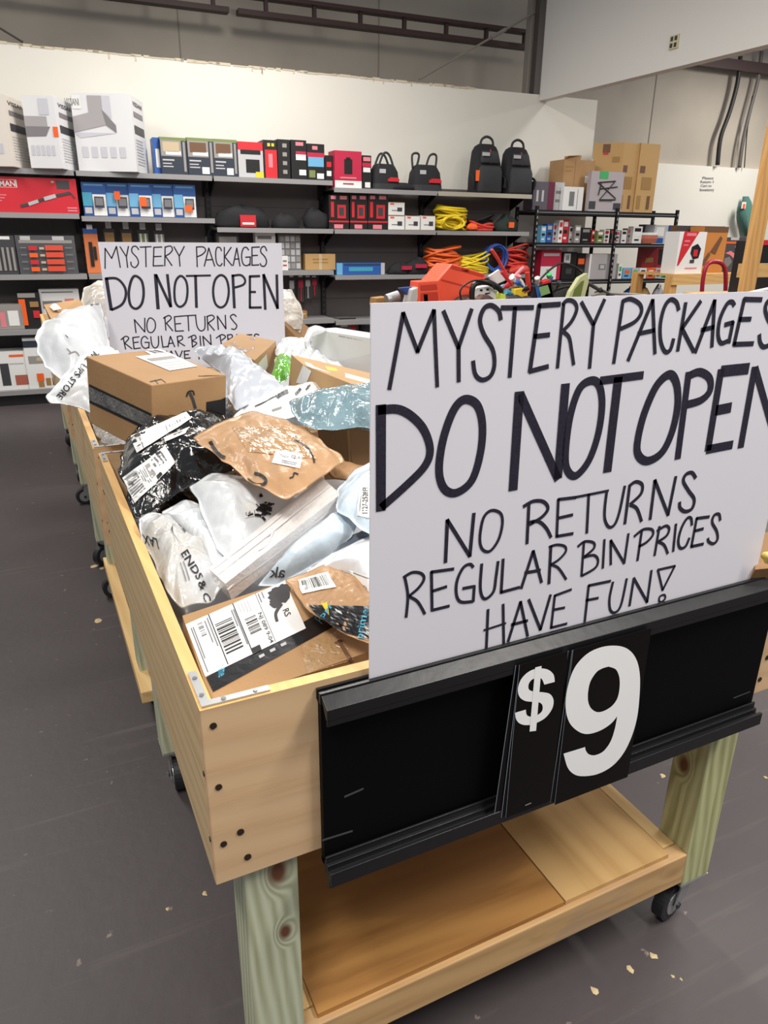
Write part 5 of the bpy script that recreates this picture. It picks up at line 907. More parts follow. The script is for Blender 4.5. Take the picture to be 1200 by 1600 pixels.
def sack(name, label, cat, pts, mat, thick=.04, zs=None, ys=None, wr=.006, seed=0, rings=30, seam=.05, fr=22, group=None, under=.5, na=150, plump=2.2, sub='body', Wd=None):
    W = Wd or world(pts, zs, ys); k = len(W); c = sum(W, V()) / k; nrm = V()
    for i in range(k): a, b_ = W[i] - c, W[(i + 1) % k] - c; nrm += a.cross(b_)
    nrm.normalize(); nrm = nrm if nrm.dot(EYE - c) > 0 else -nrm
    per = [(W[(i + 1) % k] - W[i]).length for i in range(k)]; tot = sum(per); ol = []
    for i in range(k):
        n_ = max(2, round(na * per[i] / tot))
        for j in range(n_):
            p = W[i].lerp(W[(i + 1) % k], j / n_); ol.append(p)
    # round the corners a little and ruffle the outline
    ol = [(ol[i - 1] + ol[i] * 2 + ol[(i + 1) % len(ol)]) / 4 for i in range(len(ol))]
    n = len(ol); dl = [(p - c).normalized() * wr * .7 * NZ.noise(p * 24 + V((seed, 0, 0))) + nrm * wr * 1.2 * NZ.noise(p * 14 + V((0, seed, 0))) for p in ol]
    def pt(i, r, side):
        p = c + (ol[i] - c) * r + dl[i] * r ** 5; e = min(1, max(0, (1 - seam - r) / (1 - seam))); e = 1 - (1 - e) ** plump
        h = thick * e * side if side > 0 else -thick * under * e
        q = min(1, (1 - r) * 7)
        if side > 0: h += wr * q * (crumple(p, fr, seed) * 1.3 + crumple(p, fr * 2.4, seed + 5) * .55 + ridge(p, fr * .4, seed + 9) * .9 - .5)
        return p + nrm * h
    vs = [pt(0, 0, 1)]
    for j in range(1, rings + 1):
        for i in range(n): vs.append(pt(i, j / rings, 1) if j < rings else ol[i] + dl[i])
    fs = [(0, 1 + i, 1 + (i + 1) % n) for i in range(n)]
    for j in range(rings - 1):
        for i in range(n): a = 1 + j * n; fs.append((a + i, a + n + i, a + n + (i + 1) % n, a + (i + 1) % n))
    o = len(vs); last = 1 + (rings - 1) * n; RB = [.5, .85, .97]
    for r in RB:
        for i in range(n): vs.append(pt(i, r, -1))
    vs.append(c - nrm * thick * under)
    for j in range(len(RB)):
        a = o + j * n; b2 = o + (j + 1) * n if j < len(RB) - 1 else last
        for i in range(n): fs.append((a + i, a + (i + 1) % n, b2 + (i + 1) % n, b2 + i))
    for i in range(n): fs.append((len(vs) - 1, o + (i + 1) % n, o + i))
    base = V((c.x, c.y, min(v.z for v in vs))); mm = M(); mm.add(vs, fs, mat)
    t = empty(name, base, label, cat, group); t['n'] = 0; del t['n']
    b_ = mm.build(sub, base, t, smooth=True); bpy.context.view_layer.update(); return t, b_
def slab(name, label, cat, q, h, mat, top=None, group=None, ys=None, bevel=.003, down=None):
    """box from its four top corners (FL, BL, BR, FR) given as picture points with heights"""
    W = [P(x, y, Z=z) for x, y, z in q] if not ys else [P(x, y, Y=z) for x, y, z in q]
    nrm = (W[1] - W[0]).cross(W[3] - W[0]).normalized(); nrm = nrm if nrm.z > 0 else -nrm
    d = V(down) if down else -nrm * h
    W[2] = W[1] + W[3] - W[0] if len(q) > 4 else W[2]
    c = sum(W, V()) / 4 + d; t = empty(name, c, label, cat, group); mm = M(); mm.hexa([w_ + d for w_ in (W[0], W[3], W[2], W[1])] + [W[0], W[3], W[2], W[1]], mat, top)
    b_ = mm.build('carton_body', c, t, bevel=0); bpy.context.view_layer.update(); return t, b_
def rot90(q): return [q[1], q[2], q[3], q[0]]
def subq(q, u0, v0, u1, v1):
    f = lambda u, v: tuple((V((*q[0], 0)) * (1 - u) + V((*q[1], 0)) * u) * (1 - v) + (V((*q[3], 0)) * (1 - u) + V((*q[2], 0)) * u) * v)[:2]
    return [f(u0, v0), f(u1, v0), f(u1, v1), f(u0, v1)]
def Q3(q): return [(a[0], a[1], 0) for a in q]
GP = 'packages piled in the bins'
POLYW = bag('white_poly', (230, 234, 237), .3, .5, 30, .16); POLYB = bag('pale_blue_poly', (204, 220, 232), .32, .4, 30, .14); POLYG = bag('grey_poly', (192, 197, 206), .36, .4, 30, .18)
POLYT = bag('teal_poly', (140, 166, 174), .14, 1, 34, .45, var=(10, (116, 144, 154))); POLYK = bag('black_poly', (15, 15, 17), .16, 1, 34, .4); POLYC = bag('clear_over_white', (236, 232, 230), .15, 1, 60, .25, var=(30, (226, 221, 219)))
POLYV = bag('dirty_white_poly', (206, 204, 198), .4, .3, 40, .4, var=(6, (176, 170, 158))); POLYGR = bag('green_poly', (120, 200, 50), .2, .9, 34, .3, var=(14, (80, 165, 30))); POLYBR = bag('tan_bottom_poly', (208, 210, 213), .26, .6, 30, .25, var=(6, (186, 180, 168)))
CREAM = bag('cream_poly', (222, 214, 202), .4, .3, 40, .4)
LBLP = pm('label_paper', (236, 236, 234), .5)
# --- hidden bedding package under the visible ones so that the pile has a body
sack('grey_mailer', 'grey mailer lying deep in the nearest bin under the others', 'package', [], POLYG, .05, seed=50, rings=12, na=60, wr=.01, Wd=[V((.175, .88, .84)), V((1.32, .88, .84)), V((1.32, 2.15, .87)), V((.175, 2.15, .87))])
# --- a: big taped carton at the front left
t, b1 = slab('shipping_carton', 'flattened brown shipping carton with a large white label at the bin front corner', 'carton', [(331, 1104, .945), (285, 962, .985), (520, 884, 1.0), (606, 1008, .955)], .17, CARD)
t2, b2 = None, None
D = Decals([b1]); TB = [(322, 1058), (516, 956), (532, 972), (332, 1077)]
D.rect(Q3([(322, 1060), (505, 955), (530, 975), (333, 1082)]), pm('black_tape', (24, 24, 27), .3, coat=.4, bump=(40, .12)), 14, 4, .0002)
D.text(Q3([(356, 1031), (354, 1054), (337, 1063), (335, 1044)]), 'prime', CYAN, .0008)
D.text(Q3([(488, 965), (500, 930), (515, 940), (503, 977)]), 'prime', CYAN, .0008)
for k in range(3): D.rect(Q3([(404 + 17 * k, 1026 - 9 * k), (412 + 17 * k, 1022 - 9 * k), (414 + 17 * k, 1026 - 9 * k), (406 + 17 * k, 1030 - 9 * k)]), LGREY, 1, 1, .0008)
D.build('packing_tape', t.location, t)
D = Decals([b1], .002); q = [(290, 977), (445, 909), (478, 983), (321, 1059)]; D.rect(Q3(q), LBLP, 12, 6)
rq = Q3(rot90(q))
for u0, v0, u1, v1 in ((.225, 0, .235, .98), (.47, 0, .48, .98), (.7, 0, .705, .98)): D.rect(Q3(subq(q, u0, v0, u1, v1)), BLACK, 1, 8, .0005)
D.bars(Q3(subq(q, .25, .22, .42, .82)[1:] + subq(q, .25, .22, .42, .82)[:1]), (0, 0, 1, 1), k=15, seed=3)
D.bars(Q3(subq(q, .52, .36, .63, .68)[1:] + subq(q, .52, .36, .63, .68)[:1]), (0, 0, 1, 1), k=11, seed=4)
D.bars(Q3(subq(q, .1, .08, .15, .34)[1:] + subq(q, .1, .08, .15, .34)[:1]), (0, 0, 1, 1), INK2, k=9, seed=5)
sq = subq(q, .64, .36, .69, .97); D.text(Q3([sq[1], sq[2], sq[3], sq[0]]), 'NJ 089 9-04', BLACK)
sq = subq(q, .87, .5, .93, .64); D.text(Q3([sq[1], sq[2], sq[3], sq[0]]), 'RS', BLACK)
for u, v0, v1 in ((.435, .1, .42), (.455, .1, .8), (.03, .1, .95), (.05, .1, .7), (.17, .08, .5), (.2, .05, .6), (.72, .02, .2), (.755, .02, .15)): D.rect(Q3(subq(q, u, v0, u + .012, v1)), INK2, 1, 5, .0005)
rn = random.Random(8)
D.lines(Q3(rot90(subq(q, .5, .05, .62, .28))), (0, 0, 1, 1), 4, LGREY)
D.rect(Q3(subq(q, .47, .9, .56, 1.0)), BLACK, 2, 2, .0007)
D.build('shipping_label', t.location, t)
D = Decals([b1], .0026); SMG = pm('smudged_ink', (58, 56, 58), .6)
for cx_, cy_, ra_, rb_, e_ in ((436, 932, 17, 13, 0), (444, 922, 10, 8, .0002), (430, 944, 9, 8, .0004)):
    q_ = [D.hit(cx_ + ra_ * math.cos(a_ * .3142) * (1 + .12 * math.sin(3 * a_)), cy_ + rb_ * math.sin(a_ * .3142) * (1 + .1 * math.cos(4 * a_)), e_) for a_ in range(20)]; D.m.add([D.hit(cx_, cy_, e_)] + q_, [(0, 1 + i, 1 + (i + 1) % 20) for i in range(20)], SMG)
D.stroke([(440, 945), (431, 960), (433, 973)], 5, SMG); D.build('ink_smudge', t.location, t)
D = Decals([b1], .001); D.rect(Q3([(470, 1010), (530, 985), (552, 1030), (480, 1052)]), TAPE, 10, 8); D.rect(Q3([(526, 1003), (531, 1000), (552, 1033), (546, 1036)]), BROWNP, 1, 6, .001); D.rect(Q3([(522, 1005), (534, 1000), (536, 1004), (524, 1008)]), BROWNP, 2, 1, .001); D.build('clear_tape', t.location, t)
t, b1 = sack('torn_kraft_parcel', 'crumpled brown parcel with black printed tape beside the near sign', 'parcel', [(446, 905), (512, 880), (560, 905), (600, 960), (612, 1020), (560, 1000), (500, 968), (478, 950)], KRAFT, .022, zs=((1020, .985), (880, 1.03)), wr=.008, seed=3, fr=26)
D = Decals([b1], .002); q = [(466, 907), (512, 894), (526, 918), (472, 929)]; D.rect(Q3(q), LBLP, 8, 4); D.bars(Q3(q), (.08, .12, .92, .8), k=20, seed=9); D.build('barcode_label', t.location, t)
D = Decals([b1], .0016); D.rect(Q3([(488, 952), (545, 938), (600, 960), (600, 1003), (530, 985)]), MATS['black_tape'], 12, 8) if 0 else D.rect(Q3([(482, 946), (590, 948), (600, 1003), (515, 985)]), MATS['black_tape'], 14, 10); D.text(Q3([(556, 998), (566, 952), (578, 956), (570, 1000)]), 'prime', CYAN, .001); D.rect(Q3([(502, 944), (512, 942), (515, 962), (508, 952)]), YEL, 2, 2, .001)
D.text(Q3([(498, 962), (514, 946), (522, 952), (507, 970)]), 'pri', CYAN, .001)
D.build('printed_tape', t.location, t)
# --- small cardboard corner seen between bags
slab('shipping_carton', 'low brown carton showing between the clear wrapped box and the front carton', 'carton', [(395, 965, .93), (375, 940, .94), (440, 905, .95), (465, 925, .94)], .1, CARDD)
# --- b/c: left white bags
t, b1 = sack('poly_mailer', 'crumpled grey and white mailer with bold black letters by the left bin wall', 'poly mailer', [(216, 812), (240, 798), (262, 806), (290, 830), (322, 850), (338, 885), (350, 915), (330, 940), (285, 955), (262, 930), (240, 880), (222, 850)], POLYBR, .045, zs=((955, .94), (798, 1.01)), wr=.012, seed=11, fr=20, group=GP)
D = Decals([b1], .002)
for s_, q in (('LAX', [(250, 858), (227, 850), (223, 835), (246, 842)]), ('ENDS', [(292, 858), (318, 902), (308, 908), (282, 866)]), ('& C', [(318, 905), (330, 940), (320, 942), (308, 912)])): D.text(Q3(q), s_, BLACK)
D.stroke([(270, 805), (282, 822), (290, 832)], 3, BLACK); D.stroke([(282, 880), (291, 910)], 1.5, INK2); D.stroke([(287, 878), (296, 908)], 1.5, INK2); D.build('printed_letters', t.location, t)
t, b1 = sack('poly_mailer', 'white glossy mailer between the lettered mailer and the blue white one', 'poly mailer', [(252, 800), (288, 782), (312, 790), (345, 830), (378, 880), (350, 915), (335, 900), (320, 870), (290, 835)], POLYW, .035, zs=((915, .95), (782, 1.01)), wr=.008, seed=12, fr=18, group=GP)
# --- d: blue white mailer with smudge
t, b1 = sack('poly_mailer', 'pale blue white mailer with a black smudged label in the middle of the pile', 'poly mailer', [(295, 758), (330, 742), (395, 742), (445, 765), (470, 785), (430, 830), (362, 885), (338, 858), (315, 800)], POLYW, .055, zs=((885, .975), (742, 1.07)), wr=.007, seed=13, fr=14, group=GP)
D = Decals([b1], .0018); D.rect(Q3([(378, 790), (400, 782), (402, 806), (382, 810)]), LBLP, 4); D.text(Q3([(383, 801), (398, 797), (398, 803), (384, 807)]), '14-1', INK2)
rn = random.Random(4)
for k in range(26):
    x, y = rn.gauss(409, 9), rn.gauss(795, 8); s_ = rn.uniform(1.5, 6); D.stroke([(x - s_, y + rn.uniform(-3, 3)), (x, y), (x + s_, y + rn.uniform(-3, 3))], rn.uniform(1.5, 6), BLACK, .0002 + .00005 * k)
D.build('smudged_label', t.location, t)
# --- e: clear wrapped long white box
t, b1 = slab('wrapped_box', 'long white box wrapped in clear plastic lying diagonally in the nearest bin', 'wrapped box', [(352, 912, .985), (326, 888, .995), (503, 746, 1.10), (532, 772, 1.09)], .045, POLYC, bevel=.004)
b1.modifiers.clear() if b1.modifiers else None
D = Decals([b1], .0015); D.stroke([(340, 898), (420, 835), (515, 760)], 3, pm('wrap_fold', (236, 234, 232), .2, coat=.8)); D.stroke([(332, 890), (420, 822), (500, 752)], 2.5, MATS['wrap_fold']); D.stroke([(355, 920), (440, 858), (530, 785)], 3, MATS['wrap_fold']); D.stroke([(430, 822), (418, 850), (400, 862)], 2, MATS['wrap_fold']); D.build('wrap_fold', t.location, t)
# --- f: rolled pale blue mailer
t, b1 = sack('poly_mailer', 'pale blue rolled mailer with grey letters beside the clear wrapped box', 'poly mailer', [(402, 915), (435, 875), (480, 835), (528, 798), (550, 800), (558, 820), (550, 840), (515, 868), (470, 895), (430, 915)], POLYB, .045, zs=((915, .965), (798, 1.06)), wr=.005, seed=14, fr=14, group=GP, plump=3)
D = Decals([b1], .0018); D.text(Q3([(446, 884), (424, 886), (420, 902), (444, 902)]), 'ak', DGREY); D.build('printed_letters', t.location, t)
# --- g
t, b1 = sack('poly_mailer', 'white mailer above the crumpled brown parcel at the edge of the near sign', 'poly mailer', [(482, 892), (520, 862), (600, 830), (640, 900), (625, 985), (585, 960), (545, 905)], POLYW, .04, zs=((985, .98), (830, 1.04)), wr=.007, seed=15, fr=16, group=GP)
D = Decals([b1], .0018); D.rect(Q3([(545, 890), (590, 905), (590, 935), (552, 912)]), LBLP, 6); D.stroke([(548, 893), (580, 906)], 1.5, INK2); D.text(Q3([(563, 912), (575, 917), (574, 924), (562, 918)]), 'TD', INK2); D.build('paper_label', t.location, t)
# --- h
t, b1 = sack('poly_mailer', 'pale blue mailer with a printed number at the left edge of the near sign', 'poly mailer', [(524, 768), (555, 735), (610, 705), (640, 800), (600, 850), (565, 832), (545, 808), (526, 800)], POLYB, .035, zs=((850, 1.05), (705, 1.12)), wr=.007, seed=16, fr=18, group=GP)
D = Decals([b1], .0018); D.rect(Q3([(562, 760), (586, 755), (586, 812), (558, 806)]), LBLP, 5); D.text(Q3([(567, 803), (567, 763), (575, 763), (575, 803)]), '1127-2528FI', BLACK); D.stroke([(563, 800), (565, 775)], 1, INK2); D.build('number_label', t.location, t)
# dark blue piece between
sack('poly_mailer', 'dark slate mailer edge peeking out under the pale blue mailers', 'poly mailer', [(505, 872), (545, 838), (590, 820), (600, 850), (545, 866)], pm('slate_poly', (96, 104, 116), .4, coat=.3), .02, zs=((872, 1.0), (820, 1.02)), wr=.003, seed=17, rings=10, na=50)
# --- k: carton under teal bag
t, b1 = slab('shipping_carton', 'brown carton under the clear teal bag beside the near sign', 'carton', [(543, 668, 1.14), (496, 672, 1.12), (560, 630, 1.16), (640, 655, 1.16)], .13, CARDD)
D = Decals([b1], .001); D.stroke([(544, 672), (546, 700), (548, 735)], 3, CARD); D.build('pale_edge', t.location, t)  # stroke: paler strip along the carton's upright corner
sack('kraft_mailer', 'small brown paper package corner just below the brown carton', 'paper mailer', [(510, 735), (530, 722), (590, 730), (600, 745), (545, 752), (520, 748)], KRAFT, .02, zs=((752, 1.06), (722, 1.08)), wr=.004, seed=18, rings=10, na=50)
# --- m, l
t, b1 = sack('poly_mailer', 'white and clear mailer with grey marks behind the brown paper mailer', 'poly mailer', [(352, 662), (385, 632), (440, 606), (500, 597), (512, 612), (500, 640), (440, 655), (400, 665)], POLYW, .035, zs=((665, 1.12), (597, 1.17)), wr=.008, seed=19, fr=20, group=GP)
D = Decals([b1], .0018); D.stroke([(398, 636), (415, 628), (432, 618)], 2, DGREY); D.stroke([(432, 622), (442, 615), (450, 612)], 6, DGREY); D.stroke([(462, 617), (470, 608)], 4, DGREY); D.stroke([(478, 610), (484, 602)], 3, DGREY); D.stroke([(425, 642), (440, 637)], 3, GREYWARM); D.build('print_mark', t.location, t)
t, b1 = sack('clear_bag', 'glossy clear bag holding teal cloth beside the near sign', 'plastic bag', [(450, 630), (468, 618), (510, 606), (570, 603), (640, 590), (650, 690), (600, 682), (560, 668), (520, 672), (490, 673), (462, 655)], POLYT, .05, zs=((690, 1.15), (590, 1.22)), wr=.009, seed=20, fr=24)
# --- j: black bag
t, b1 = sack('black_bag_or_gap', 'shiny crumpled black plastic bag with two white labels', 'plastic bag', [(184, 735), (196, 688), (225, 658), (270, 642), (310, 640), (352, 648), (362, 690), (375, 725), (345, 745), (295, 762), (262, 785), (232, 800), (212, 812), (200, 775)], POLYK, .075, zs=((812, .98), (640, 1.13)), wr=.012, seed=21, fr=18)
D = Decals([b1], .0025); q = [(204, 682), (291, 644), (299, 655), (215, 708)]; D.rect(Q3(q), LBLP, 12, 4); D.stroke([(219, 684), (225, 700)], 1.2, INK2); D.stroke([(258, 664), (262, 675)], 1.2, INK2)
for k in range(7): D.stroke([(264 + 4 * k, 664 - 2 * k), (266 + 4 * k, 668 - 2 * k)], 1.4, INK2)
D.build('return_label', t.location, t)
D = Decals([b1], .0027); D.rect(Q3([(256, 685), (296, 668), (290, 678), (259, 691)]), LBLP, 6, 3); D.stroke([(272, 681), (286, 675)], 1.8, DGREY); D.build('label_strip', t.location, t)
D = Decals([b1], .003); q = [(191, 748), (259, 698), (274, 723), (212, 787)]; D.rect(Q3(q), LBLP, 12, 6); D.bars(Q3(rot90(subq(q, .02, .08, .3, .92))), (0, 0, 1, 1), INK2, k=12, seed=2); D.rect(Q3(subq(q, .48, .15, .58, .75)), GREYWARM, 2, 5, .0005); D.lines(Q3(rot90(subq(q, .32, .1, .46, .9))), (0, 0, 1, 1), 4); D.rect(Q3(subq(q, .56, .8, .68, .98)), BLACK, 2, 2, .0006); D.stroke([(245, 712), (253, 708)], 6, SMG); D.lines(Q3(rot90(subq(q, .62, .1, .9, .7))), (0, 0, 1, 1), 4)
D.build('shipping_label', t.location, t)
sack('black_bag_or_gap', 'dark plastic bundle low in the shadow behind the lettered mailer', 'plastic bag', [(214, 800), (250, 780), (320, 745), (372, 735), (330, 790), (262, 812), (225, 822)], POLYK, .02, zs=((822, .93), (735, .95)), wr=.006, seed=22, rings=10, na=60)
# --- i: brown paper mailer on top
t, b1 = sack('kraft_mailer', 'brown paper mailer with black swooshes and a small white label on top of the pile', 'paper mailer', [(301, 684), (340, 662), (398, 641), (450, 655), (505, 690), (540, 716), (515, 738), (480, 762), (447, 781), (400, 762), (350, 722)], KRAFT, .028, zs=((781, 1.11), (641, 1.165)), wr=.0085, seed=23, fr=20, na=130, rings=26, plump=2.8)
D = Decals([b1], .0015)
D.stroke([(329, 690), (334, 700), (344, 712), (352, 716)], 6, BLACK); D.stroke([(460, 688), (478, 698), (487, 710), (491, 724)], 2.6, BLACK); D.stroke([(398, 740), (408, 743), (415, 750), (413, 757), (400, 758), (386, 750)], 5, BLACK); D.stroke([(452, 748), (458, 745), (460, 740), (466, 742)], 2.5, BLACK); D.build('swoosh_print', t.location, t)
D = Decals([b1], .002); q = [(432, 703), (473, 711), (469, 733), (425, 724)]; D.rect(Q3(q), LBLP, 6); D.text(Q3(subq(q, .55, .18, .98, .42)), '102-91', DGREY); D.text(Q3(subq(q, .2, .3, .6, .48)), 'STANDARD', INK2); D.lines(Q3(q), (.3, .65, .9, .9), 2); D.build('address_label', t.location, t)
TAPEK = pm('clear_tape_on_kraft', (184, 144, 102), .1, coat=1, bump=(32, .5, 1.5)); D = Decals([b1], .001); D.rect(Q3([(362, 668), (395, 655), (478, 690), (500, 728), (440, 722), (400, 708)][:1] + [(452, 664), (496, 718), (388, 706)]), TAPEK, 14, 10); D.build('clear_tape', t.location, t)
# --- o: grey poly crumple
t, b1 = sack('poly_mailer', 'grey crumpled mailer right of the large brown box', 'poly mailer', [(303, 545), (322, 540), (350, 545), (378, 546), (400, 572), (425, 588), (446, 606), (425, 620), (395, 632), (368, 640), (356, 620), (352, 585), (330, 568), (312, 562)], POLYG, .05, zs=((640, 1.14), (540, 1.24)), wr=.014, seed=24, fr=17, group=GP)
sack('black_bag_or_gap', 'black sheet added to stand for the shaded gap behind the shiny black bag', 'plastic bag', [(330, 640), (358, 618), (375, 640), (370, 670), (345, 665)], POLYK, .02, zs=((670, 1.06), (618, 1.08)), wr=.004, seed=25, rings=10, na=50)  # black piece painting the shade of a gap in the pile
# --- n: large brown box resting across two bins
o0 = V((.2529, 1.9194, 1.035))
def rotv(r):
    r = V(r); return Matrix.Rotation(r.length, 3, r.normalized())
Rm = rotv((.1054, .036, .395)); ex, ey, ez = Rm @ V((1, 0, 0)), Rm @ V((0, 1, 0)), Rm @ V((0, 0, 1)); wx, wy, wz = .2319, .3293, .195
base = o0 + ex * wx / 2 + ey * wy / 2; t = empty('shipping_carton', base, 'large tan brown box with a swoosh arrow resting across the first two bins', 'carton')
b1 = M().obox(o0, ex * wx, ey * wy, ez * wz, CARD).build('carton_body', base, t, bevel=.0025); bpy.context.view_layer.update()
D = Decals([b1]); GT = pm('glossy_dark_tape', (122, 122, 116), .14, coat=1, bump=(50, .5, 1.5), var=(18, (74, 76, 76)))
D.rect(Q3([(140, 603), (237, 649), (237, 672), (140, 627)]), GT, 10, 3); D.rect(Q3([(140, 600), (237, 646), (237, 650), (140, 604)]), BLACK, 10, 1, .0004); D.rect(Q3([(140, 625), (237, 670), (237, 675), (140, 629)]), BLACK, 10, 1, .0004); D.rect(Q3([(322, 628), (356, 622), (356, 650), (322, 652)]), BLACK, 3, 3); D.build('packing_tape', base, t)
D = Decals([b1]); D.stroke([(291, 620), (294, 612), (301, 611), (303, 617)], 2.2, BLACK); D.stroke([(296, 613), (301, 624), (305, 638)], 4.5, DGREY)
D.stroke([(234, 597), (252, 593), (259, 599)], 1.2, DGREY, smooth=False); D.stroke([(242, 594), (247, 600)], 1.2, DGREY, smooth=False); D.stroke([(310, 588), (345, 579), (352, 584), (318, 588)], 1.2, BROWNP, smooth=False); D.build('box_print', base, t)
D = Decals([b1], .0018); q = [(212, 558), (265, 552), (309, 573), (265, 580)]; D.rect(Q3(q), LBLP, 6); D.rect(Q3(subq(q, .1, .2, .9, .38)), GREYWARM, 3, 1, .0004); D.lines(Q3(q), (.1, .5, .95, .95), 3, LGREY); D.build('address_label', base, t)
D = Decals([b1], .0018); D.rect(Q3([(223, 548), (250, 546), (268, 551), (236, 555)]), LBLP, 4); D.bars(Q3([(230, 549), (246, 547), (262, 551), (242, 553)]), (0, 0, 1, 1), DGREY, 8); D.build('barcode_label', base, t)
# --- w: crinkled film between bin wall and box
t, b1 = sack('plastic_film', 'crinkled white plastic film in the corner under the large brown box', 'plastic film', [(142, 655), (165, 652), (210, 680), (235, 705), (190, 703), (160, 692), (148, 678)], pm('film_white', (196, 194, 192), .25, coat=.7, bump=(90, 1, 2), var=(25, (150, 148, 146))), .02, zs=((705, .93), (652, .96)), wr=.008, seed=26, rings=14, na=70)
# --- p carton with taped top
t, b1 = slab('shipping_carton', 'brown carton with shiny taped top in front of the far sign', 'carton', [(398, 563, 1.19), (346, 538, 1.19), (374, 521, 1.2), (431, 533, 1.2)], .13, CARD)
D = Decals([b1], .001); D.rect(Q3([(358, 536), (400, 526), (398, 545), (384, 552)]), TAPEK, 6); D.build('clear_tape', t.location, t); D = Decals([b1], .0015); D.rect(Q3([(402, 569), (416, 553), (418, 572), (414, 580)]), pm('greenish_label', (206, 208, 196), .5), 3); D.build('side_label', t.location, t)
sack('green_bag', 'bright green plastic bag between two brown cartons', 'plastic bag', [(424, 585), (430, 560), (438, 552), (456, 556), (460, 575), (446, 596), (434, 600)], POLYGR, .03, zs=((600, 1.13), (552, 1.18)), wr=.007, seed=27, fr=30, rings=16, na=70)
# --- r carton with white label strip
t, b1 = slab('shipping_carton', 'long brown carton with white tape strips left of the near sign', 'carton', [(474, 570, 1.215), (455, 554, 1.215), (600, 588, 1.2), (612, 625, 1.2)], .15, CARD2)
D = Decals([b1], .0012); D.rect(Q3([(476, 566), (600, 600), (600, 607), (480, 573)]), WHITE, 8, 2); D.rect(Q3([(508, 573), (525, 576), (528, 581), (512, 579)]), YEL, 3, 1, .0006); D.build('white_tape', t.location, t)
D = Decals([b1], .0012); D.rect(Q3([(474, 570), (487, 580), (478, 602), (463, 598)]), LBLP, 4); D.build('end_label', t.location, t)
# --- s white lid box
t, b1 = slab('white_carton', 'big white carton leaning behind the brown carton left of the near sign', 'carton', [(486, 575, 1.13), (486, 514, 1.27), (640, 538, 1.27), (640, 606, 1.13)], .12, pm('white_carton_board', (226, 226, 224), .5))
D = Decals([b1], .001); D.text(Q3([(530, 524), (568, 532), (567, 535), (530, 527)]), "DON'T CRUSH THIS BOX", BLACK); D.build('printed_letters', t.location, t)
t, b1 = sack('poly_mailer', 'bright white crumpled mailer behind the green bag', 'poly mailer', [(428, 548), (440, 530), (465, 527), (485, 532), (495, 555), (540, 575), (560, 592), (500, 572), (455, 560), (435, 560)], POLYW, .03, zs=((592, 1.16), (527, 1.19)), wr=.01, seed=28, fr=22, group=GP)
sack('poly_mailer', 'white crumpled plastic lying on the top edge of the white carton', 'poly mailer', [(482, 512), (492, 508), (512, 513), (505, 520), (486, 528), (478, 545), (474, 530)], POLYW, .015, zs=((545, 1.22), (508, 1.29)), wr=.006, seed=29, rings=10, na=50)
# --- u cartons behind far sign right
t, b1 = slab('shipping_carton', 'small brown carton behind the right end of the far sign', 'carton', [(468, 532, 3.57), (440, 503, 3.6), (470, 502, 3.82), (488, 516, 3.82)], .12, CARDD, ys=True)
t, b1 = sack('poly_mailer', 'cream crumpled bag standing behind the right edge of the far sign', 'poly mailer', [(425, 470), (440, 452), (455, 452), (468, 470), (474, 492), (472, 512), (462, 535), (430, 538), (425, 500)], CREAM, .05, ys=((538, 3.64), (452, 3.78)), wr=.01, seed=30, group=GP)
# --- big white bags at the far left
t, b1 = sack('poly_mailer', 'huge white mailer bulging over the left side of the bins beside the far sign', 'poly mailer', [(55, 528), (68, 503), (105, 484), (135, 476), (158, 474), (166, 510), (176, 560), (172, 590), (150, 602), (106, 602), (88, 588), (70, 572), (60, 552)], POLYW, .09, ys=((604, 2.95), (470, 3.45)), wr=.014, seed=31, fr=7, rings=30, na=140, plump=2.4, group=GP)
D = Decals([b1], .003); D.stroke([(141, 475), (148, 474), (155, 473)], 6, SMG); D.stroke([(105, 545), (112, 552)], 1.5, GREYWARM); D.stroke([(108, 553), (118, 550), (124, 556)], 2, GREYWARM); D.stroke([(107, 528), (103, 524)], 1.2, DGREY); D.build('print_mark', t.location, t)
t, b1 = sack('poly_mailer', 'white mailer tail printed with black store lettering hanging over the bin side', 'poly mailer', [(70, 620), (82, 606), (106, 578), (130, 556), (150, 540), (168, 540), (200, 560), (220, 590), (205, 625), (170, 645), (145, 648), (120, 634), (98, 632), (80, 630)], POLYW, .035, ys=((648, 2.55), (548, 2.7)), wr=.01, seed=32, fr=12, group=GP)
D = Decals([b1], .003)
for s_, (x0, y0), (x1, y1) in (('THE', (152, 551), (136, 566)), ('UPS', (133, 571), (119, 588)), ('STORE', (116, 592), (92, 622))):
    dx, dy = (x1 - x0), (y1 - y0); l_ = math.hypot(dx, dy); ux, uy = dy / l_ * 5, -dx / l_ * 5; D.text(Q3([(x0 + ux, y0 + uy), (x1 + ux, y1 + uy), (x1 - ux, y1 - uy), (x0 - ux, y0 - uy)]), s_, BLACK)
D.stroke([(146, 534 + 20), (152, 558)], 2, DGREY); D.build('store_lettering', t.location, t)
t, b1 = sack('poly_mailer', 'white rolled bag on top left of the far sign', 'poly mailer', [(126, 470), (132, 452), (150, 440), (185, 438), (190, 470), (172, 500), (140, 500)], CREAM, .07, ys=((500, 3.64), (438, 3.9)), wr=.01, seed=33, group=GP)
t, b1 = slab('shipping_carton', 'brown carton with torn tape behind the huge white mailer', 'carton', [(80, 499, 4.3), (68, 476, 4.7), (122, 468, 4.9), (150, 482, 4.3)], .16, CARD, ys=True)
D = Decals([b1], .003); D.rect(Q3([(78, 480), (86, 473), (96, 483), (84, 486)]), WHITE, 3); D.build('torn_tape', t.location, t)
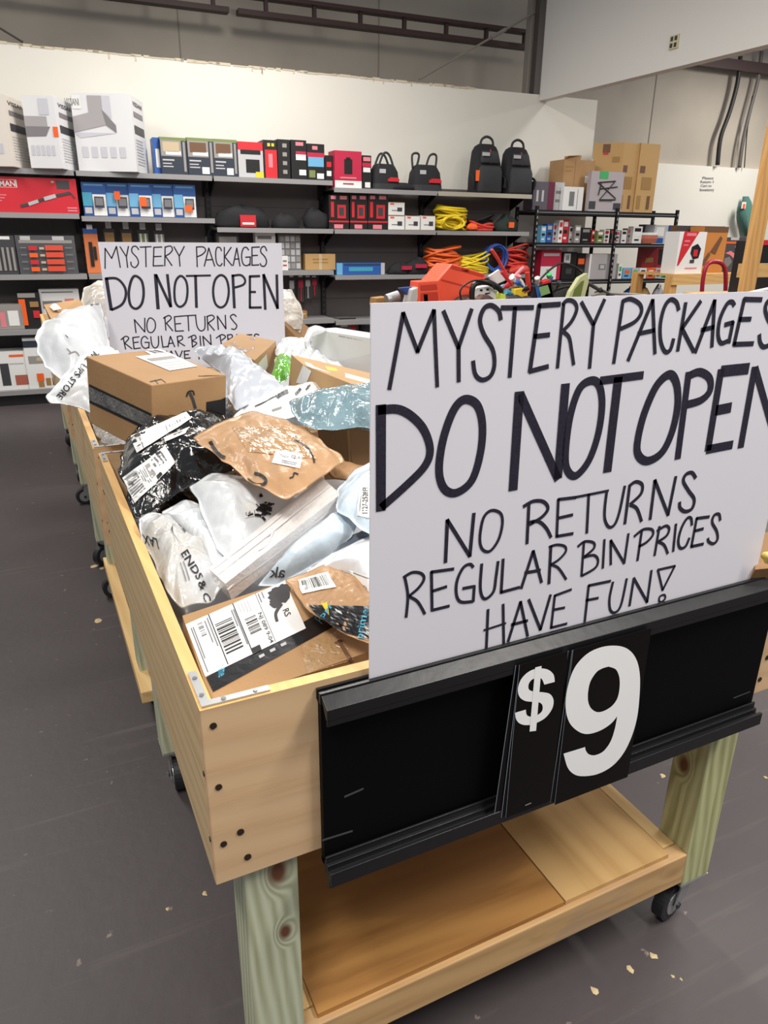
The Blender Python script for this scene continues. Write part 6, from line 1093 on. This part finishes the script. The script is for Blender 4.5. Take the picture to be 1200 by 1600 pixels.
# things right of the near sign inside the nearest bin
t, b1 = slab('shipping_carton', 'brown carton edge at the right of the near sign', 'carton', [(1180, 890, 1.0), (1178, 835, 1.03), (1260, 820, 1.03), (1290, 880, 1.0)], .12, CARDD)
sack('yellow_envelope', 'crumpled yellow envelope corner at the right end of the near sign', 'envelope', [(1187, 868), (1192, 862), (1230, 860), (1240, 880), (1196, 882)], pm('yellow_paper', (236, 206, 110), .4, coat=.4), .01, zs=((882, 1.02), (860, 1.05)), wr=.003, seed=34, rings=8, na=40)
# ================================================================ LOOSE TOOLS beyond the near sign
for (x0_, x1_, y0_, y1_, z_, nm_, lb_) in ((.16, 1.31, 2.28, 3.47, .93, 'grey_mailer', 'flat grey mailer spread under the parcels of the second bin'), (.2, 1.3, 3.64, 4.6, 1.13, 'grey_mailer', 'flat grey mailer spread under the parcels of the third bin'), (.15, 1.3, 5.1, 6.36, .93, 'grey_mailer', 'flat grey mailer spread across the farthest bin')):
    a_ = V((x0_, y0_, z_)); sack(nm_, lb_, 'package', [], POLYG, .05, seed=60 + int(y0_), rings=12, na=60, wr=.01, Wd=[a_, V((x1_, y0_, z_)), V((x1_, y1_, z_)), V((x0_, y1_, z_))])
HEAP = pm('dark_tool_heap', (46, 44, 46), .6, bump=(40, .5), var=(9, (96, 60, 48)))
mm = M(); vs = []; nx, ny = 40, 24
for j in range(ny + 1):
    for i in range(nx + 1):
        u, v = i / nx, j / ny; e = min(1, 4 * min(u, 1 - u)) * min(1, 3.5 * min(v, 1 - v)); x = 2.275 + 1.80 * u; y = 4.125 + .60 * v
        hz = .86 + (.34 if u < .55 else .24) * e + .05 * NZ.noise(V((x * 9, y * 9, 0))) * e; vs.append((x, y, hz))
mm.add(vs, [(j * (nx + 1) + i, j * (nx + 1) + i + 1, (j + 1) * (nx + 1) + i + 1, (j + 1) * (nx + 1) + i) for j in range(ny) for i in range(nx)], HEAP)
vb = [(x, y, .735) for x, y, z in vs]
o = mm.build('loose_tool_heap', (3.15, 4.6, .74)); tag(o, 'dark heap of small tools and cables filling the bin beyond the near sign', 'tool heap', kind='stuff')
def prism(name, label, cat, pts, Y, dep, mat, prints=(), bevel=.01):
    f = [P(x, y, Y=Y) for x, y in pts]; k = len(f); c = sum(f, V()) / k; base = V((c.x, Y + dep / 2, min(p.z for p in f))); mm = M()
    mm.add(f + [p + V((0, dep, 0)) for p in f], [tuple(range(k))[::-1], tuple(range(k, 2 * k))] + [(i, (i + 1) % k, k + (i + 1) % k, k + i) for i in range(k)], mat)
    o = mm.build(name, base, bevel=bevel); tag(o, label, cat)
    if prints:
        mm = M()
        for pp, mt in prints: mm.add([P(x, y, Y=Y - .004) for x, y in pp][::-1], [tuple(range(len(pp)))], mt)
        e = mm.build('surface_detail', base); e.parent = o; e.location = (0, 0, 0)
    return o
RO = pm('orange_red_plastic', (246, 92, 62), .4, bump=(20, .1)); ROD = pm('deep_orange_plastic', (196, 58, 38), .45)
rc = random.Random(77); CC = [REDP, WHITE, BLUEP, BLACK, CYAN, LGREY, ORANGE, DGREY, YEL, PINK, GREENP, BLACK]
TL = ['red bit before the paper sheet', 'white bit beside the pink handle', 'blue bit near the middle of the tool pile', 'black bit beside the blue one', 'teal bit low behind the sign', 'pale grey bit near the meter', 'orange bit left of the meter', 'dark grey bit right of the meter', 'yellow bit right of the white device', 'pink bit behind the yellow package', 'green bit behind the meter', 'black bit at the right of the tool pile']
for k in range(12):
    x, y = (790, 803, 812, 820, 797, 840, 818, 872, 786, 808, 858, 935)[k], (448, 438, 444, 452, 458, 440, 460, 446, 456, 436, 434, 455)[k]; a_ = rc.uniform(0, 3.1); dx, dy = 7 * math.cos(a_), 6 * math.sin(a_); q0, q1 = P(x - dx, y - dy, Y=4.33 + .01 * k), P(x + dx, y + dy, Y=4.36 + .01 * k); mid = (q0 + q1) / 2
    mm = M(); mm.tube([q0, q0.lerp(q1, .45), q0.lerp(q1, .5), q1], [.02, .018, .01, .008], CC[k], 8); tag(mm.build('loose_tool', mid), 'small ' + TL[k], 'loose tool')
prism('tool_case', 'large orange red plastic tool case on top of the loose tools', 'tool case', [(664, 475), (676, 446), (706, 412), (758, 428), (760, 442), (742, 478)], 4.5, .22, RO, [([(706, 414), (757, 429), (755, 433), (704, 419)], ROD), ([(722, 418), (734, 421), (733, 426), (721, 423)], ROD), ([(690, 436), (742, 450), (741, 452), (689, 438)], ROD)])
prism('plastic_crate', 'open orange red plastic tray left of the tool case', 'tray', [(650, 478), (654, 440), (685, 438), (690, 478)], 4.4, .12, RO, [([(657, 446), (682, 444), (684, 452), (658, 454)], ROD), ([(658, 458), (684, 456), (686, 475), (658, 476)], ROD), ([(662, 460), (668, 460), (669, 476), (663, 476)], RO)], bevel=.006)
prism('silver_bag', 'pale crumpled sleeve at the left of the orange tray', 'sleeve', [(638, 478), (644, 452), (654, 448), (655, 478)], 4.4, .1, pm('sleeve_grey', (190, 186, 184), .4))
prism('blue_bar', 'dark blue bar sloping behind the orange tray', 'bar', [(625, 450), (646, 448), (672, 476), (655, 479)], 4.45, .04, pm('deep_blue', (40, 62, 140), .4), bevel=.003)
mm = M(); mm.tube([P(604, 468, Y=4.6), P(622, 462, Y=4.6)], .035, STEEL, 14); tag(mm.build('silver_cylinder', P(612, 468, Y=4.6)), 'small silver tool end lying at the left of the tool pile', 'tool')
prism('tan_block', 'thin tan block at the far left end of the tool pile', 'block', [(586, 478), (588, 466), (606, 464), (608, 478)], 4.7, .1, TAN, bevel=.003)
prism('white_charger', 'white device with small dark slots right of the tool case', 'device', [(743, 478), (744, 450), (766, 446), (776, 455), (778, 478)], 4.35, .08, WHITE, [([(750, 452), (754, 452), (754, 455), (750, 455)], BLACK), ([(760, 451), (764, 451), (764, 454), (760, 454)], BLACK), ([(758, 458), (765, 457), (765, 459), (758, 460)], BLACK)])
mm = M(); mm.tube(cr([P(x, y, Y=4.3) for x, y in ((721, 470), (719, 455), (728, 444), (745, 438), (768, 444), (772, 452))]), .006, BLACK, 8); tag(mm.build('cable', P(740, 440, Y=4.3), smooth=True), 'thin black wire arching over the orange tool case', 'cable')
mm = M(); mm.tube(cr([P(x, y, Y=4.32) for x, y in ((737, 472), (740, 446), (760, 441), (776, 448), (784, 455))]), .02, BLKPL, 8); tag(mm.build('curved_grip', P(750, 445, Y=4.32), smooth=True), 'thick black curved grip behind the white device', 'grip')
prism('green_sponge', 'small yellow green block beside the white device', 'block', [(780, 476), (782, 458), (790, 460), (792, 476)], 4.3, .08, pm('yellow_green', (205, 220, 90), .5), bevel=.004)
TW = [((783, 432), (810, 436), (802, 450), (764, 428), 'white folded paper sheet among the loose tools', WHITE)]
prism('paper_sheet', 'white folded paper sheet standing among the loose tools', 'paper', [(764, 432), (780, 421), (790, 438), (772, 446)], 4.6, .02, WHITE, bevel=.001)
for (pts, mt, r, lb) in (([(768, 378 + 12), (778, 405), (786, 420), (797, 436)], RC, .012, 'red strap hanging down into the loose tools'), ([(797, 440), (806, 430), (818, 418)], PINK, .014, 'pink handle sticking up among the loose tools'), ([(784, 424), (792, 434), (800, 446)], REDP, .016, 'red handle leaning beside the white paper sheet'),
        ([(824, 425), (825, 440), (827, 455)], RC, .018, 'red orange upright screwdriver handle in the tool pile'), ([(790, 452), (810, 446), (824, 455), (845, 450)], GREYWARM, .012, 'grey wire loop in the middle of the tool pile'), ([(775, 455), (788, 446), (805, 456), (812, 466)], LBLUE, .01, 'light blue wire in front of the tool pile'),
        ([(800, 430), (815, 440), (822, 462)], WHITE, .012, 'white cable among the loose tools'), ([(833, 452), (850, 430), (875, 412), (900, 418), (912, 430)], BLACK, .008, 'long thin black cable arching above the clear clamshell'), ([(850, 466), (870, 452), (892, 448), (900, 455)], BLACK, .012, 'black hose curving left of the clear clamshell'), ([(812, 470), (840, 462), (870, 466)], BLACK, .014, 'black hose along the bottom of the tool pile'),
        ([(915, 440), (935, 452), (958, 462)], DGREY, .014, 'dark grey bar slanting right of the clear clamshell'), ([(925, 462), (945, 458), (1010, 462)], GREYWARM, .012, 'pale grey rod at the right end of the tool pile'), ([(842, 448), (856, 442), (862, 432)], BC, .014, 'blue handle in the tool pile'), ([(765, 462), (785, 466), (800, 470)], CYAN, .014, 'teal wire low in the tool pile')):
    mm = M(); mm.tube(cr([P(x, y, Y=4.45) for x, y in pts]), r, mt, 8); tag(mm.build('loose_tool', P(*pts[0], Y=4.45), smooth=True), lb, 'loose tool')
for (pts, mt, pr, lb) in (([(826, 478), (834, 448), (862, 440), (868, 470)], BLACK, [([(838, 450), (856, 445), (860, 458), (842, 464)], pm('screen_green', (130, 170, 110), .3)), ([(836, 447), (841, 446), (846, 464), (840, 466)], BLUEP)], 'black meter with a green screen in the tool pile'), ([(800, 478), (806, 452), (822, 450), (828, 478)], YEL, [], 'yellow package in the tool pile'),
        ([(826, 478), (834, 466), (856, 460), (862, 478)], pm('bright_orange', (235, 90, 45), .4), [], 'orange tool piece just above the near sign'), ([(786, 478), (792, 462), (808, 460), (812, 478)], BLACK, [], 'black tool body beside the yellow package'), ([(862, 478), (866, 458), (884, 450), (890, 478)], DGREY, [], 'dark grey tool body left of the clamshell'), ([(846, 470), (850, 440), (860, 436), (866, 470)], REDP, [], 'red tool body behind the meter')):
    prism('loose_tool', lb, 'loose tool', pts, 4.38 + .03 * (pts[0][0] % 5), .06, mt, pr, bevel=.004)
t = empty('clamshell_pack', P(900, 475, Y=4.3), 'clear clamshell pack with green print standing in the tool pile', 'clamshell pack'); f = [(884, 478), (892, 456), (906, 434), (918, 427), (920, 440), (910, 478)]
mm = M(); W_ = [P(x, y, Y=4.3) for x, y in f]; mm.add(W_ + [p + V((0, .04, 0)) for p in W_], [tuple(range(6))[::-1], tuple(range(6, 12))] + [(i, (i + 1) % 6, 6 + (i + 1) % 6, 6 + i) for i in range(6)], pm('clamshell_plastic', (196, 200, 150), .12, coat=.8)); mm.build('shell', t.location, t)
mm = M(); mm.add([P(x, y, Y=4.296) for x, y in ((893, 470), (898, 452), (908, 440), (913, 438), (906, 470))][::-1], [(0, 1, 2, 3, 4)], pm('moss_print', (110, 125, 60), .4)); mm.build('insert_card', t.location, t)
mm = M(); c = P(1180, 466, Y=3.0); mm.tube(cr([P(x, y, Y=3.0) for x, y in ((1138, 470), (1165, 460), (1210, 450))]), .012, WHITE, 8); tag(mm.build('white_rod', c), 'white rod behind the upper right edge of the near sign', 'rod')
# ---------------------------------------------------------------- floor debris
FLK = pm('paint_flake', (206, 184, 140), .7); rn = random.Random(5)
for k, (x, y, s_, lb) in enumerate(((1036, 1213, .010, 'pale flake of debris on the floor left of the right front leg'), (1022, 1494, .010, 'pale flake nearest the right front caster'), (985, 1515, .009, 'pale flake between its two bright neighbours on the floor'), (929, 1548, .012, 'pale flake of debris furthest down the floor'), (1051, 1526, .005, 'tiny pale crumb right of the flakes under the bin'),
        (1064, 1530, .004, 'tinier pale crumb at the right of the floor debris'), (320, 1397, .008, 'pale flake on the floor just left of the front leg'), (262, 1420, .006, 'small pale crumb on the aisle floor near the front leg'), (1196, 1215, .006, 'small pale flake at the right edge of the floor'), (146, 885, .02, 'pale smear on the aisle floor by the far caster'), (160, 888, .015, 'pale chip beside the smear near the far caster'), (152, 970, .02, 'thin pale mark on the aisle floor, middle distance'))):
    c = P(x, y, Z=0); mm = M(); pts = [(c.x + s_ * rn.uniform(.5, 1.2) * math.cos(a * 6.283 / 7), c.y + s_ * rn.uniform(.5, 1.3) * math.sin(a * 6.283 / 7)) for a in range(7)]
    mm.add([(a, b_, .0005) for a, b_ in pts] + [(c.x, c.y, .003)], [(i, (i + 1) % 7, 7) for i in range(7)] + [tuple(range(7))[::-1]], FLK); tag(mm.build('debris_flake', c), lb, 'floor debris', 'pale debris on the floor')
# hanging_cable etc. done
